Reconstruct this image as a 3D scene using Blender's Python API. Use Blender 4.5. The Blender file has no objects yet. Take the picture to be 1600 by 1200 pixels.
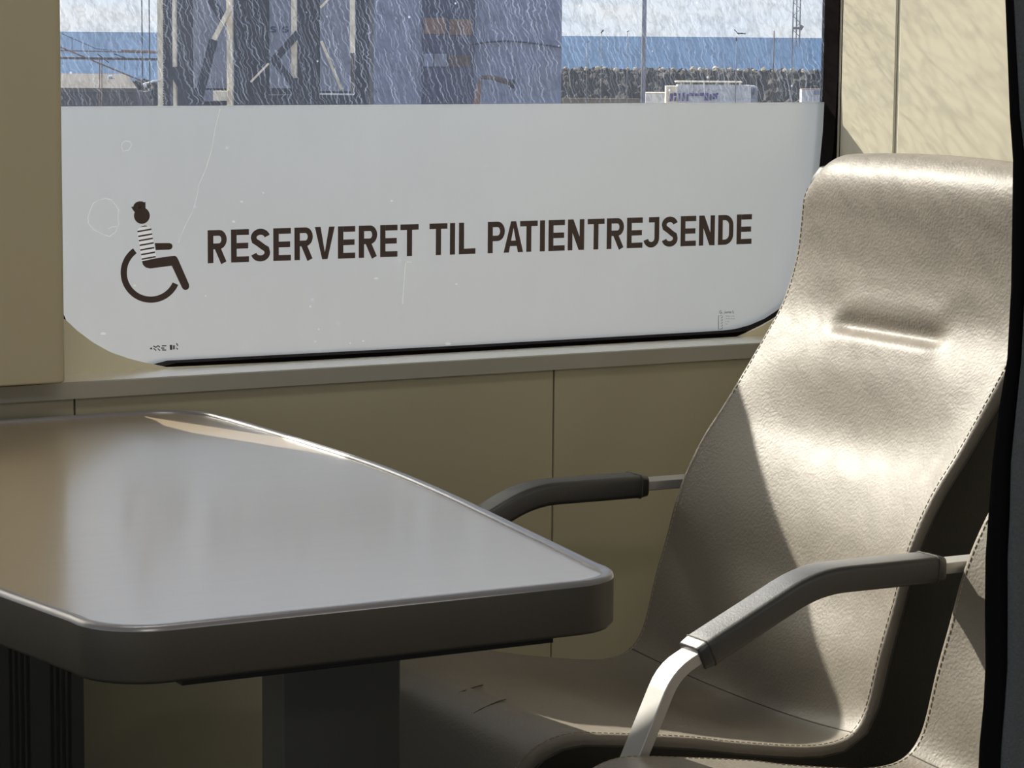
import bpy, bmesh, math, random
from math import sin, cos, radians, pi, sqrt, atan2
from mathutils import Vector, Matrix, noise

random.seed(7)
sc = bpy.context.scene
COL = sc.collection

# ------------------------------------------------------------------ camera
CAM = Vector((0.0, 0.0, 1.22))
FPX = 4250.0
TH, PT, RO = radians(29.2), radians(7.32), radians(0.48)
FWD = Vector((sin(TH) * cos(PT), cos(TH) * cos(PT), -sin(PT)))
R0 = Vector((cos(TH), -sin(TH), 0)); U0 = R0.cross(FWD)
RT = R0 * cos(RO) + U0 * sin(RO)
UP = -R0 * sin(RO) + U0 * cos(RO)
cam_data = bpy.data.cameras.new('camera')
cam = bpy.data.objects.new('camera', cam_data)
COL.objects.link(cam)
m = Matrix((RT, UP, -FWD)).transposed().to_4x4()
m.translation = CAM
cam.matrix_world = m
cam_data.sensor_width = 36.0
cam_data.lens = FPX / 1600 * 36
cam_data.clip_start = 0.05
cam_data.clip_end = 90000
sc.camera = cam

# ------------------------------------------------------------------ render look
sc.view_settings.view_transform = 'Standard'
sc.view_settings.look = 'None'
sc.view_settings.gamma = 1
sc.view_settings.exposure = 0.0
sc.view_settings.use_curve_mapping = False
cy = sc.cycles
cy.use_denoising = True
cy.max_bounces = 8
cy.diffuse_bounces = 5
cy.glossy_bounces = 4
cy.transparent_max_bounces = 10
cy.sample_clamp_indirect = 6
cy.caustics_reflective = False
cy.caustics_refractive = True

# ------------------------------------------------------------------ sky and sun
def NT(mat_or_world):
    nt = mat_or_world.node_tree
    nt.nodes.clear()
    return nt, nt.nodes, nt.links

w = bpy.data.worlds.new('harbour_sky'); sc.world = w
w.use_nodes = True
nt, N, L = NT(w)
out = N.new('ShaderNodeOutputWorld'); bg = N.new('ShaderNodeBackground')
tc = N.new('ShaderNodeTexCoord'); sep = N.new('ShaderNodeSeparateXYZ')
L.new(tc.outputs['Generated'], sep.inputs[0])
cr = N.new('ShaderNodeValToRGB')
cr.color_ramp.elements[0].position = 0.0; cr.color_ramp.elements[0].color = (0.70, 0.79, 0.90, 1)
cr.color_ramp.elements[1].position = 0.6; cr.color_ramp.elements[1].color = (0.24, 0.42, 0.80, 1)
L.new(sep.outputs[2], cr.inputs[0])
mp = N.new('ShaderNodeMapping'); mp.inputs['Scale'].default_value = (7, 7, 40)
nz = N.new('ShaderNodeTexNoise'); nz.inputs['Scale'].default_value = 1.6; nz.inputs['Detail'].default_value = 6
L.new(tc.outputs['Generated'], mp.inputs[0]); L.new(mp.outputs[0], nz.inputs['Vector'])
cl = N.new('ShaderNodeValToRGB')
cl.color_ramp.elements[0].position = 0.42; cl.color_ramp.elements[1].position = 0.62
L.new(nz.outputs[0], cl.inputs[0])
mx = N.new('ShaderNodeMix'); mx.data_type = 'RGBA'
mx.inputs['B'].default_value = (0.82, 0.84, 0.85, 1)
L.new(cl.outputs[0], mx.inputs['Factor']); L.new(cr.outputs[0], mx.inputs['A'])
L.new(mx.outputs['Result'], bg.inputs[0]); bg.inputs[1].default_value = 1.0
L.new(bg.outputs[0], out.inputs[0])

sun_d = bpy.data.lights.new('sun', 'SUN'); sun_d.energy = 10.0; sun_d.angle = radians(0.6)
sun_d.color = (1.0, 0.93, 0.80)
sun = bpy.data.objects.new('sun', sun_d); COL.objects.link(sun)
SUN_DIR = Vector((0.33, -1.0, -0.75)).normalized()
sun.rotation_euler = SUN_DIR.to_track_quat('-Z', 'Y').to_euler()
sun.location = (-4, 10, 9)

# ------------------------------------------------------------------ helpers
def rgb(r, g, b):
    f = lambda c: (c / 255 / 12.92) if c <= 10 else ((c / 255 + 0.055) / 1.055) ** 2.4
    return (f(r), f(g), f(b), 1)

def pbr(name, color, rough=0.5, metal=0.0, spec=0.5, noise_amt=0.0, noise_scale=20, bump=0.0, bump_scale=200,
        voro=False, coat=0.0, coat_rough=0.2, sheen=0.0, stretch=None, coat_ior=1.6):
    mt = bpy.data.materials.new(name); mt.use_nodes = True
    nt, N, L = NT(mt)
    o = N.new('ShaderNodeOutputMaterial'); b = N.new('ShaderNodeBsdfPrincipled')
    L.new(b.outputs[0], o.inputs[0])
    b.inputs['Base Color'].default_value = color
    b.inputs['Roughness'].default_value = rough
    b.inputs['Metallic'].default_value = metal
    b.inputs['Specular IOR Level'].default_value = spec
    b.inputs['Coat Weight'].default_value = coat
    b.inputs['Coat Roughness'].default_value = coat_rough
    b.inputs['Coat IOR'].default_value = coat_ior
    b.inputs['Sheen Weight'].default_value = sheen
    tc = N.new('ShaderNodeTexCoord')
    vec = tc.outputs['Object']
    if stretch:
        mp = N.new('ShaderNodeMapping'); mp.inputs['Scale'].default_value = stretch
        L.new(vec, mp.inputs[0]); vec = mp.outputs[0]
    nz = N.new('ShaderNodeTexNoise'); nz.inputs['Scale'].default_value = noise_scale; nz.inputs['Detail'].default_value = 5
    L.new(vec, nz.inputs['Vector'])
    r = N.new('ShaderNodeMapRange')
    r.inputs['To Min'].default_value = 1 - noise_amt; r.inputs['To Max'].default_value = 1 + noise_amt
    L.new(nz.outputs[0], r.inputs[0])
    mul = N.new('ShaderNodeVectorMath'); mul.operation = 'SCALE'
    mul.inputs[0].default_value = color[:3]; L.new(r.outputs[0], mul.inputs['Scale'])
    L.new(mul.outputs[0], b.inputs['Base Color'])
    if bump:
        bp = N.new('ShaderNodeBump'); bp.inputs['Strength'].default_value = bump
        bp.inputs['Distance'].default_value = 0.002
        if voro:
            v = N.new('ShaderNodeTexVoronoi'); v.inputs['Scale'].default_value = bump_scale
            v.feature = 'SMOOTH_F1'
            n2 = N.new('ShaderNodeTexNoise'); n2.inputs['Scale'].default_value = bump_scale * 0.5
            L.new(vec, n2.inputs['Vector'])
            ad = N.new('ShaderNodeVectorMath'); ad.operation = 'MULTIPLY_ADD'
            ad.inputs[1].default_value = (0.006, 0.006, 0.006)
            L.new(n2.outputs['Color'], ad.inputs[0]); L.new(vec, ad.inputs[2])
            L.new(ad.outputs[0], v.inputs['Vector'])
            L.new(v.outputs['Distance'], bp.inputs['Height'])
        else:
            v = N.new('ShaderNodeTexNoise'); v.inputs['Scale'].default_value = bump_scale
            v.inputs['Detail'].default_value = 3
            L.new(vec, v.inputs['Vector']); L.new(v.outputs[0], bp.inputs['Height'])
        L.new(bp.outputs[0], b.inputs['Normal'])
    return mt

def tag(o, label=None, cat=None, group=None, kind=None):
    if label: o['label'] = label
    if cat: o['category'] = cat
    if group: o['group'] = group
    if kind: o['kind'] = kind
    return o

def empty(name, loc=(0, 0, 0)):
    o = bpy.data.objects.new(name, None); COL.objects.link(o)
    o.location = loc; o.empty_display_size = 0.1
    return o

class MB:
    """collects geometry in world coordinates, builds ONE mesh object"""
    def __init__(self):
        self.v = []; self.f = []
    def add(self, vs, fs):
        n = len(self.v); self.v += [Vector(p) for p in vs]; self.f += [[i + n for i in f] for f in fs]
        return self
    def box(self, x0, x1, y0, y1, z0, z1):
        vs = [(x, y, z) for x in (x0, x1) for y in (y0, y1) for z in (z0, z1)]
        return self.add(vs, [(0, 1, 3, 2), (4, 6, 7, 5), (0, 4, 5, 1), (2, 3, 7, 6), (0, 2, 6, 4), (1, 5, 7, 3)])
    def obox(self, a, b, w, h, up=(0, 0, 1)):
        """oriented bar from a to b: w along side, h along up"""
        a = Vector(a); b = Vector(b); d = (b - a).normalized()
        s = d.cross(Vector(up)); s = s.normalized() if s.length > 1e-6 else Vector((1, 0, 0))
        u = s.cross(d).normalized()
        vs = []
        for p in (a, b):
            for i, j in ((-1, -1), (1, -1), (1, 1), (-1, 1)):
                vs.append(p + s * (w / 2 * i) + u * (h / 2 * j))
        return self.add(vs, [(3, 2, 1, 0), (4, 5, 6, 7), (0, 1, 5, 4), (1, 2, 6, 5), (2, 3, 7, 6), (3, 0, 4, 7)])
    def prism(self, pts, axis_vec):
        """closed polygon pts extruded by axis_vec"""
        n = len(pts); a = Vector(axis_vec)
        vs = [Vector(p) for p in pts] + [Vector(p) + a for p in pts]
        fs = [tuple(range(n))[::-1], tuple(range(n, 2 * n))]
        for i in range(n):
            j = (i + 1) % n; fs.append((i, j, j + n, i + n))
        return self.add(vs, fs)
    def tube(self, pts, r, n=8, closed=False):
        pts = [Vector(p) for p in pts]; vs = []; k = len(pts)
        prev = None
        for i, p in enumerate(pts):
            if closed: d = (pts[(i + 1) % k] - pts[i - 1]).normalized()
            else: d = (pts[min(i + 1, k - 1)] - pts[max(i - 1, 0)]).normalized()
            if prev is None:
                ref = Vector((0, 0, 1)) if abs(d.z) < 0.9 else Vector((1, 0, 0))
                s = d.cross(ref).normalized()
            else:
                s = (prev - d * prev.dot(d)).normalized()
            prev = s; u = s.cross(d)
            rr = r[i] if isinstance(r, (list, tuple)) else r
            for q in range(n):
                a = 2 * pi * q / n
                vs.append(p + s * (rr * cos(a)) + u * (rr * sin(a)))
        fs = []
        for i in range(k if closed else k - 1):
            for q in range(n):
                a = i * n + q; b = i * n + (q + 1) % n
                c = ((i + 1) % k) * n + (q + 1) % n; d2 = ((i + 1) % k) * n + q
                fs.append((a, d2, c, b))
        if not closed:
            fs.append(tuple(range(n))); fs.append(tuple(range((k - 1) * n, k * n))[::-1])
        return self.add(vs, fs)
    def grid(self, rows, closed_u=False):
        n = len(rows[0]); vs = [p for r in rows for p in r]; fs = []
        for i in range(len(rows) - 1):
            for j in range(n - 1 + (1 if closed_u else 0)):
                k = (j + 1) % n
                fs.append((i * n + j, i * n + k, (i + 1) * n + k, (i + 1) * n + j))
        return self.add(vs, fs)
    def build(self, name, mat, parent=None, smooth=False, bevel=0, bevel_seg=2, solid=0, origin=None, subsurf=0):
        me = bpy.data.meshes.new(name)
        o0 = Vector(origin) if origin is not None else (sum(self.v, Vector()) / max(1, len(self.v)))
        if parent is not None and origin is None: o0 = parent.location.copy()
        me.from_pydata([tuple(p - o0) for p in self.v], [], self.f)
        bm = bmesh.new(); bm.from_mesh(me); bmesh.ops.recalc_face_normals(bm, faces=bm.faces)
        bm.to_mesh(me); bm.free()
        me.materials.append(mat)
        if smooth:
            for p in me.polygons: p.use_smooth = True
        o = bpy.data.objects.new(name, me); COL.objects.link(o)
        if parent is not None:
            o.parent = parent
            par = o0 - world_loc(parent)
            o.location = par
        else:
            o.location = o0
        if solid:
            md = o.modifiers.new('s', 'SOLIDIFY'); md.thickness = solid; md.offset = 0
        if bevel:
            md = o.modifiers.new('b', 'BEVEL'); md.width = bevel; md.segments = bevel_seg
            md.limit_method = 'ANGLE'; md.angle_limit = radians(35); md.harden_normals = False
            for p in me.polygons: p.use_smooth = True
            md2 = o.modifiers.new('wn', 'WEIGHTED_NORMAL')
        if subsurf:
            md = o.modifiers.new('ss', 'SUBSURF'); md.levels = subsurf; md.render_levels = subsurf
        return o

def world_loc(o):
    l = o.location.copy(); p = o.parent
    while p is not None:
        l += p.location; p = p.parent
    return l

def ray(px, py):
    return (FWD * FPX + RT * (px - 800) + UP * (600 - py)).normalized()
def on_y(px, py, y):          # point of the wall plane y=const
    d = ray(px, py); return CAM + d * (y / d.y)
def far(px, py, D):           # point out of doors, D metres ahead
    d = ray(px, py); h = d.x * sin(TH) + d.y * cos(TH)
    return CAM + d * (D / h)

def catmull(pts, n):
    pts = [Vector(p) for p in pts]; P = [pts[0] * 2 - pts[1]] + pts + [pts[-1] * 2 - pts[-2]]
    dense = []
    for i in range(1, len(P) - 2):
        for k in range(12):
            t = k / 12; a, b, c, d = P[i - 1], P[i], P[i + 1], P[i + 2]
            dense.append(0.5 * ((2 * b) + (c - a) * t + (2 * a - 5 * b + 4 * c - d) * t * t + (-a + 3 * b - 3 * c + d) * t ** 3))
    dense.append(pts[-1])
    ln = [0]
    for i in range(1, len(dense)): ln.append(ln[-1] + (dense[i] - dense[i - 1]).length)
    res = []; j = 0
    for k in range(n):
        s = ln[-1] * k / (n - 1)
        while j < len(ln) - 2 and ln[j + 1] < s: j += 1
        t = (s - ln[j]) / max(1e-9, ln[j + 1] - ln[j]); res.append(dense[j].lerp(dense[j + 1], min(1, max(0, t))))
    return res

# ------------------------------------------------------------------ materials
M = {}
M['wall'] = pbr('wall_laminate', rgb(188, 180, 153), 0.42, noise_amt=0.03, noise_scale=4, bump=0.06, bump_scale=700)
M['cream'] = pbr('cream_panel', rgb(226, 219, 196), 0.38, noise_amt=0.02, noise_scale=4, bump=0.04, bump_scale=700)
M['trim'] = pbr('grey_trim', rgb(172, 168, 156), 0.4, noise_amt=0.04, noise_scale=12, bump=0.05, bump_scale=400)
M['sill'] = pbr('lit_sill', rgb(240, 234, 216), 0.3, spec=0.8, noise_amt=0.04, noise_scale=9, coat=1.0, coat_rough=0.3, coat_ior=2.0)  # sill top paler than the trim, its light put into the colour
M['rubber'] = pbr('rubber', rgb(15, 10, 11), 0.9, spec=0.03, noise_amt=0.25, noise_scale=25)
M['floor'] = pbr('carpet', rgb(70, 66, 60), 0.95, noise_amt=0.3, noise_scale=120, bump=0.3, bump_scale=400)
M['ceiling'] = pbr('ceiling_panel', rgb(200, 198, 190), 0.6, noise_amt=0.02)
M['leather'] = pbr('taupe_leather', rgb(122, 115, 104), 0.55, spec=0.32, coat=0.12, coat_rough=0.42, coat_ior=1.5, noise_amt=0.06, noise_scale=9, bump=0.22, bump_scale=280, voro=True)
M['shell'] = pbr('black_side_vinyl', rgb(44, 41, 36), 0.5, spec=0.35, noise_amt=0.05, bump=0.1, bump_scale=500)
M['stitch'] = pbr('thread', rgb(165, 152, 126), 0.7)
M['seam'] = pbr('dark_seam_thread', rgb(70, 65, 56), 0.7)  # dark thread colour for seams and cracks
M['pad'] = pbr('black_leather', rgb(26, 25, 25), 0.48, spec=1.0, coat=0.6, coat_rough=0.48, noise_amt=0.1, noise_scale=30, bump=0.12, bump_scale=420, voro=True)
M['alu'] = pbr('brushed_aluminium', rgb(205, 203, 200), 0.46, metal=0.6, noise_amt=0.04, noise_scale=60, stretch=(1, 1, 8))
M['lip'] = pbr('table_lip', rgb(150, 148, 150), 0.28, metal=0.25, spec=0.6, noise_amt=0.03)
M['tabletop'] = pbr('table_laminate', rgb(186, 168, 142), 0.3, spec=0.8, noise_amt=0.06, noise_scale=14, stretch=(1, 6, 1), bump=0.03, bump_scale=300, coat=1.0, coat_rough=0.17, coat_ior=5.0)
M['tablerim'] = pbr('table_rim', rgb(96, 91, 82), 0.45, metal=0.3, spec=0.5, noise_amt=0.05, noise_scale=300, bump=0.12, bump_scale=900)
M['post'] = pbr('dark_anodised_post', rgb(92, 91, 86), 0.45, metal=0.2, noise_amt=0.05)
M['black'] = pbr('black_steel', rgb(24, 24, 24), 0.5, noise_amt=0.05)
M['cloth'] = pbr('charcoal_cloth', rgb(92, 97, 99), 0.95, spec=0.1, noise_amt=0.25, noise_scale=420, bump=0.5, bump_scale=600)
M['foldshade'] = pbr('shaded_fold_black', rgb(16, 14, 16), 0.9, spec=0.1, noise_amt=0.2, noise_scale=300)  # shade of the curtain's fold side, put in as black
M['print'] = pbr('dark_brown_print', rgb(84, 68, 66), 0.6, noise_amt=0.03)
M['printwhite'] = pbr('white_print', rgb(225, 220, 225), 0.6)
M['faint'] = pbr('faint_grey_print', rgb(150, 148, 142), 0.6)

# frosted film: a translucent sheet
def film_material():
    mt = bpy.data.materials.new('frosted_film'); mt.use_nodes = True
    nt, N, L = NT(mt)
    o = N.new('ShaderNodeOutputMaterial'); t = N.new('ShaderNodeBsdfTranslucent'); d = N.new('ShaderNodeBsdfDiffuse')
    mix = N.new('ShaderNodeMixShader'); mix.inputs[0].default_value = 0.5
    tc = N.new('ShaderNodeTexCoord')
    mp = N.new('ShaderNodeMapping'); mp.inputs['Scale'].default_value = (30, 1, 5); mp.inputs['Rotation'].default_value = (0, radians(-6), 0)
    nz = N.new('ShaderNodeTexNoise'); nz.inputs['Scale'].default_value = 1.5; nz.inputs['Detail'].default_value = 6
    L.new(tc.outputs['Object'], mp.inputs[0]); L.new(mp.outputs[0], nz.inputs['Vector'])
    n2 = N.new('ShaderNodeTexNoise'); n2.inputs['Scale'].default_value = 3.0; n2.inputs['Detail'].default_value = 2
    L.new(tc.outputs['Object'], n2.inputs['Vector'])
    n3 = N.new('ShaderNodeTexNoise'); n3.inputs['Scale'].default_value = 420; n3.inputs['Detail'].default_value = 1
    L.new(tc.outputs['Object'], n3.inputs['Vector'])
    a = N.new('ShaderNodeMath'); a.operation = 'MULTIPLY_ADD'; a.inputs[1].default_value = 0.12; L.new(nz.outputs[0], a.inputs[0])
    a2 = N.new('ShaderNodeMath'); a2.operation = 'MULTIPLY_ADD'; a2.inputs[1].default_value = 0.22; a2.inputs[2].default_value = 0.78
    L.new(n2.outputs[0], a2.inputs[0]); L.new(a2.outputs[0], a.inputs[2])
    a3 = N.new('ShaderNodeMath'); a3.operation = 'MULTIPLY_ADD'; a3.inputs[1].default_value = 0.10
    L.new(n3.outputs[0], a3.inputs[0]); L.new(a.outputs[0], a3.inputs[2])
    # bright vertical dirt streak and small specks
    s = N.new('ShaderNodeVectorMath'); s.operation = 'SCALE'; s.inputs[0].default_value = (0.375, 0.415, 0.470)
    L.new(a3.outputs[0], s.inputs['Scale'])
    L.new(s.outputs[0], t.inputs[0]); d.inputs[0].default_value = (0.34, 0.35, 0.36, 1)
    L.new(d.outputs[0], mix.inputs[1]); L.new(t.outputs[0], mix.inputs[2]); rf = N.new('ShaderNodeBsdfRefraction'); rf.inputs['Roughness'].default_value = 0.66; rf.inputs['IOR'].default_value = 1.4
    rf.inputs['Color'].default_value = (1, 0.99, 0.97, 1)
    # the sheet is open-backed: use the same index from both sides
    fwd = N.new('ShaderNodeMixShader'); fwd.inputs[0].default_value = 0.52
    L.new(mix.outputs[0], fwd.inputs[1]); L.new(rf.outputs[0], fwd.inputs[2])
    L.new(fwd.outputs[0], o.inputs[0])
    return mt
M['film'] = film_material()

def glow_through(name, col):
    mt = bpy.data.materials.new(name); mt.use_nodes = True
    nt, N, L = NT(mt); o = N.new('ShaderNodeOutputMaterial'); t = N.new('ShaderNodeBsdfTranslucent'); tr = N.new('ShaderNodeBsdfTransparent')
    mx = N.new('ShaderNodeMixShader'); mx.inputs[0].default_value = 0.9
    t.inputs[0].default_value = col; L.new(tr.outputs[0], mx.inputs[1]); L.new(t.outputs[0], mx.inputs[2]); L.new(mx.outputs[0], o.inputs[0])
    return mt
M['scratch'] = glow_through('pale_scratch', (1, 1, 0.97, 1))
M['printwhite'] = glow_through('white_print', (1, 1, 1, 1))

# salt-streaked glass: see-through with dried rain runs that scatter the light
def glass_material():
    mt = bpy.data.materials.new('rain_streaked_glass'); mt.use_nodes = True
    nt, N, L = NT(mt)
    o = N.new('ShaderNodeOutputMaterial'); tr = N.new('ShaderNodeBsdfTransparent'); tr.inputs[0].default_value = (0.90, 0.92, 0.94, 1)
    tl = N.new('ShaderNodeBsdfTranslucent'); tl.inputs[0].default_value = (0.62, 0.74, 1.0, 1)
    tc = N.new('ShaderNodeTexCoord'); sp = N.new('ShaderNodeSeparateXYZ'); L.new(tc.outputs['Object'], sp.inputs[0])
    sh = N.new('ShaderNodeMath'); sh.operation = 'MULTIPLY_ADD'; sh.inputs[1].default_value = 0.34   # runs lean with the wind
    L.new(sp.outputs[2], sh.inputs[0]); L.new(sp.outputs[0], sh.inputs[2])
    def math2(op, a, b=None, c=None):
        n = N.new('ShaderNodeMath'); n.operation = op
        for k, v in enumerate((a, b, c)):
            if v is None: continue
            if isinstance(v, (int, float)): n.inputs[k].default_value = v
            else: L.new(v, n.inputs[k])
        return n.outputs[0]
    def noise2(sx, sz, seed, detail=1.5):
        cb = N.new('ShaderNodeCombineXYZ'); cb.inputs[1].default_value = seed
        L.new(math2('MULTIPLY', sh.outputs[0], sx), cb.inputs[0]); L.new(math2('MULTIPLY', sp.outputs[2], sz), cb.inputs[2])
        nz = N.new('ShaderNodeTexNoise'); nz.inputs['Scale'].default_value = 1.0; nz.inputs['Detail'].default_value = detail
        L.new(cb.outputs[0], nz.inputs['Vector']); return nz.outputs[0]
    def runs(per_m, seed, width, wob1, wob2):
        """meandering rain runs: about per_m lines to the metre, each its own strength"""
        x = math2('MULTIPLY_ADD', noise2(14, 42, seed, 2.5), wob1, sh.outputs[0])
        x = math2('MULTIPLY_ADD', noise2(60, 150, seed + 5, 1.0), wob2, x)
        x = math2('MULTIPLY', x, per_m)
        fr_ = math2('SUBTRACT', math2('FRACT', x), 0.5)
        wn = N.new('ShaderNodeTexWhiteNoise'); wn.noise_dimensions = '1D'; L.new(math2('ADD', math2('FLOOR', x), seed), wn.inputs['W'])
        off = math2('MULTIPLY_ADD', wn.outputs[0], 0.5, -0.25)
        d_ = math2('ABSOLUTE', math2('ADD', fr_, off))
        r = N.new('ShaderNodeMapRange'); r.inputs['From Min'].default_value = width * 0.25; r.inputs['From Max'].default_value = width
        r.inputs['To Min'].default_value = 1; r.inputs['To Max'].default_value = 0; L.new(d_, r.inputs[0])
        br2 = N.new('ShaderNodeMapRange'); br2.inputs['From Min'].default_value = 0.40; br2.inputs['From Max'].default_value = 0.56
        L.new(noise2(per_m * 0.9, 16, seed + 9), br2.inputs[0])
        return math2('MULTIPLY', r.outputs[0], br2.outputs[0])
    a = runs(105, 3.1, 0.13, 0.028, 0.009); b = runs(190, 8.7, 0.16, 0.022, 0.007)
    m_ = N.new('ShaderNodeMath'); m_.operation = 'MULTIPLY_ADD'; m_.inputs[1].default_value = 0.7
    L.new(b, m_.inputs[0]); L.new(a, m_.inputs[2])
    big = N.new('ShaderNodeTexNoise'); big.inputs['Scale'].default_value = 5; big.inputs['Detail'].default_value = 4
    L.new(tc.outputs['Object'], big.inputs['Vector'])
    br = N.new('ShaderNodeMapRange'); br.inputs['From Min'].default_value = 0.35; br.inputs['From Max'].default_value = 0.65
    br.inputs['To Min'].default_value = 0.35; br.inputs['To Max'].default_value = 1.0; L.new(big.outputs[0], br.inputs[0])
    mu = N.new('ShaderNodeMath'); mu.operation = 'MULTIPLY'; L.new(m_.outputs[0], mu.inputs[0]); L.new(br.outputs[0], mu.inputs[1])
    # droplets
    vo = N.new('ShaderNodeTexVoronoi'); vo.inputs['Scale'].default_value = 30
    L.new(tc.outputs['Object'], vo.inputs['Vector'])
    vr = N.new('ShaderNodeMapRange'); vr.inputs['From Min'].default_value = 0.03; vr.inputs['From Max'].default_value = 0.06
    vr.inputs['To Min'].default_value = 1; vr.inputs['To Max'].default_value = 0; L.new(vo.outputs['Distance'], vr.inputs[0])
    # vein tint added to imitate rain caustics in the sunlight, mottled like dried salt
    def veins(sx, sz, seed, wd):
        return math2('ABSOLUTE', math2('SUBTRACT', noise2(sx, sz, seed, 3.0), 0.5)), wd
    tin = None
    for (v_, wd) in (veins(26, 20, 21.0, 0.05), veins(70, 44, 33.0, 0.06)):
        rr = N.new('ShaderNodeMapRange'); rr.inputs['From Max'].default_value = wd
        rr.inputs['To Min'].default_value = 0.81; rr.inputs['To Max'].default_value = 1.0; L.new(v_, rr.inputs[0])
        tin = rr.outputs[0] if tin is None else math2('MULTIPLY', tin, rr.outputs[0])
    ts = N.new('ShaderNodeVectorMath'); ts.operation = 'SCALE'; ts.inputs[0].default_value = (0.96, 0.98, 1.0)
    up_ = math2('GREATER_THAN', sp.outputs[2], 1.1262 - 0.79)      # keeps the vein tint and most runs off the film
    tin = math2('ADD', math2('MULTIPLY', math2('SUBTRACT', tin, 1.0), up_), 1.0)
    L.new(tin, ts.inputs['Scale']); L.new(ts.outputs[0], tr.inputs[0])
    fa = N.new('ShaderNodeMath'); fa.operation = 'MULTIPLY_ADD'; fa.inputs[1].default_value = 0.135; fa.inputs[2].default_value = 0.030
    L.new(math2('MULTIPLY', mu.outputs[0], math2('MULTIPLY_ADD', up_, 0.75, 0.25)), fa.inputs[0])
    fb = N.new('ShaderNodeMath'); fb.operation = 'MULTIPLY_ADD'; fb.inputs[1].default_value = 0.3; fb.use_clamp = True
    L.new(vr.outputs[0], fb.inputs[0]); L.new(fa.outputs[0], fb.inputs[2])
    mix = N.new('ShaderNodeMixShader'); L.new(fb.outputs[0], mix.inputs[0]); L.new(tr.outputs[0], mix.inputs[1]); L.new(tl.outputs[0], mix.inputs[2])
    gl = N.new('ShaderNodeBsdfGlossy'); gl.inputs['Roughness'].default_value = 0.02
    lw = N.new('ShaderNodeFresnel'); lw.inputs['IOR'].default_value = 1.35
    mg = N.new('ShaderNodeMixShader'); L.new(lw.outputs[0], mg.inputs[0]); L.new(mix.outputs[0], mg.inputs[1]); L.new(gl.outputs[0], mg.inputs[2])
    L.new(mg.outputs[0], o.inputs[0])
    return mt
M['glass'] = glass_material()

# ------------------------------------------------------------------ the room
WY, GY, PY = 3.20, 3.31, 3.275       # wall face, glass, window surround
RX = 2.379                            # partition face
def struct(o): o['kind'] = 'structure'; return o

struct(MB().box(-2.5, 4.6, -3.0, 3.4, -0.05, 0.0).build('floor', M['floor']))
struct(MB().box(-2.5, 4.6, -3.0, 3.4, 2.20, 2.25).build('ceiling', M['ceiling']))
# wall under the windows: three panels with narrow joints in front of a dark backing
wb = MB()
for x0, x1 in ((-2.5, 1.1630), (1.1652, 1.8535), (1.8557, RX)):
    wb.box(x0, x1, WY, 3.30, 0.0, 0.766)
wb.box(-2.5, RX, 3.30, 3.32, 0.0, 0.745)
struct(wb.build('wall_front', M['wall'], bevel=0.0015))
# upper band over the windows and the far part left of them
wu = MB(); wu.box(-2.5, 4.6, 3.275, 3.4, 1.86, 2.20); wu.box(-2.5, -0.9, 3.275, 3.4, 0.78, 1.86)
wu.box(RX + 0.05, 4.6, 3.275, 3.3, 0.0, 1.86)
struct(wu.build('wall_above', M['wall']))
# sill: one ledge, the light on its top put into a paler colour
tb = MB(); zf = 0.787
tb.prism([(-2.5, y, z) for y, z in [(3.192, 0.766), (3.192, zf - 0.001), (3.196, zf - 0.0004), (3.199, zf - 0.0006), (3.199, 0.766)]], (RX + 2.5, 0, 0))
struct(tb.build('trim_1', M['trim']))
tb = MB(); tb.prism([(-2.5, y, z) for y, z in [(3.1955, zf - 0.0002), (3.1985, zf), (3.276, 0.7868), (3.277, 0.7665), (3.1992, 0.7665), (3.1992, zf - 0.0002)]], (RX + 2.5, 0, 0))
struct(tb.build('trim_3', M['sill']))

# surround plate with the rounded opening
def opening(px_pts, y):
    return [on_y(px, py, y) for px, py in px_pts]
lb = [(103, 500), (120, 516), (145, 535), (172, 550), (202, 560.5), (226, 566.5), (262, 574)]
lo = [on_y(p[0], p[1], PY) for p in lb]
ro = [on_y(p[0], p[1], PY) for p in [(1125, 536), (1150, 528), (1168, 520), (1190, 509.5), (1207, 500), (1224, 489), (1240, 475), (1258, 459), (1276, 436), (1290, 408), (1300, 370), (1307, 320)]]
hole = [(1.085, 1.10), (1.088, 1.02), (1.10, 0.955), (1.125, 0.905), (1.155, 0.872)] + [(p.x, p.z) for p in lo] + [(p.x, p.z) for p in ro]
hole[9] = (hole[9][0], hole[9][1])
hole += [(2.3785, 1.07), (2.3785, 1.84), (1.085, 1.84)]
def ring_plate(hole, outer_rect, y0, y1):
    """plate between the outline 'hole' and a rectangle, between y0 and y1"""
    x0, x1, z0, z1 = outer_rect; n = len(hole)
    cx = sum(p[0] for p in hole) / n; cz = sum(p[1] for p in hole) / n
    outp = []
    for x, z in hole:
        dx, dz = x - cx, z - cz
        t = min(((x1 - cx) / dx) if dx > 1e-6 else 1e9, ((x0 - cx) / dx) if dx < -1e-6 else 1e9,
                ((z1 - cz) / dz) if dz > 1e-6 else 1e9, ((z0 - cz) / dz) if dz < -1e-6 else 1e9)
        outp.append((cx + dx * t, cz + dz * t))
    vs = []
    for y in (y0, y1):
        vs += [(x, y, z) for x, z in hole] + [(x, y, z) for x, z in outp]
    fs = []
    for i in range(n):
        j = (i + 1) % n
        fs.append((i, j, n + j, n + i)); fs.append((2 * n + i, 3 * n + i, 3 * n + j, 2 * n + j))
        fs.append((i, 2 * n + i, 2 * n + j, j)); fs.append((n + i, n + j, 3 * n + j, 3 * n + i))
    return MB().add(vs, fs)
def densify(pts, step=0.04):
    res = []; n = len(pts)
    for i in range(n):
        a = Vector(pts[i]); b = Vector(pts[(i + 1) % n]); k = max(1, int((b - a).length / step))
        for q in range(k): res.append(tuple(a.lerp(b, q / k)))
    return res
hole_d = densify(hole)
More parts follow.
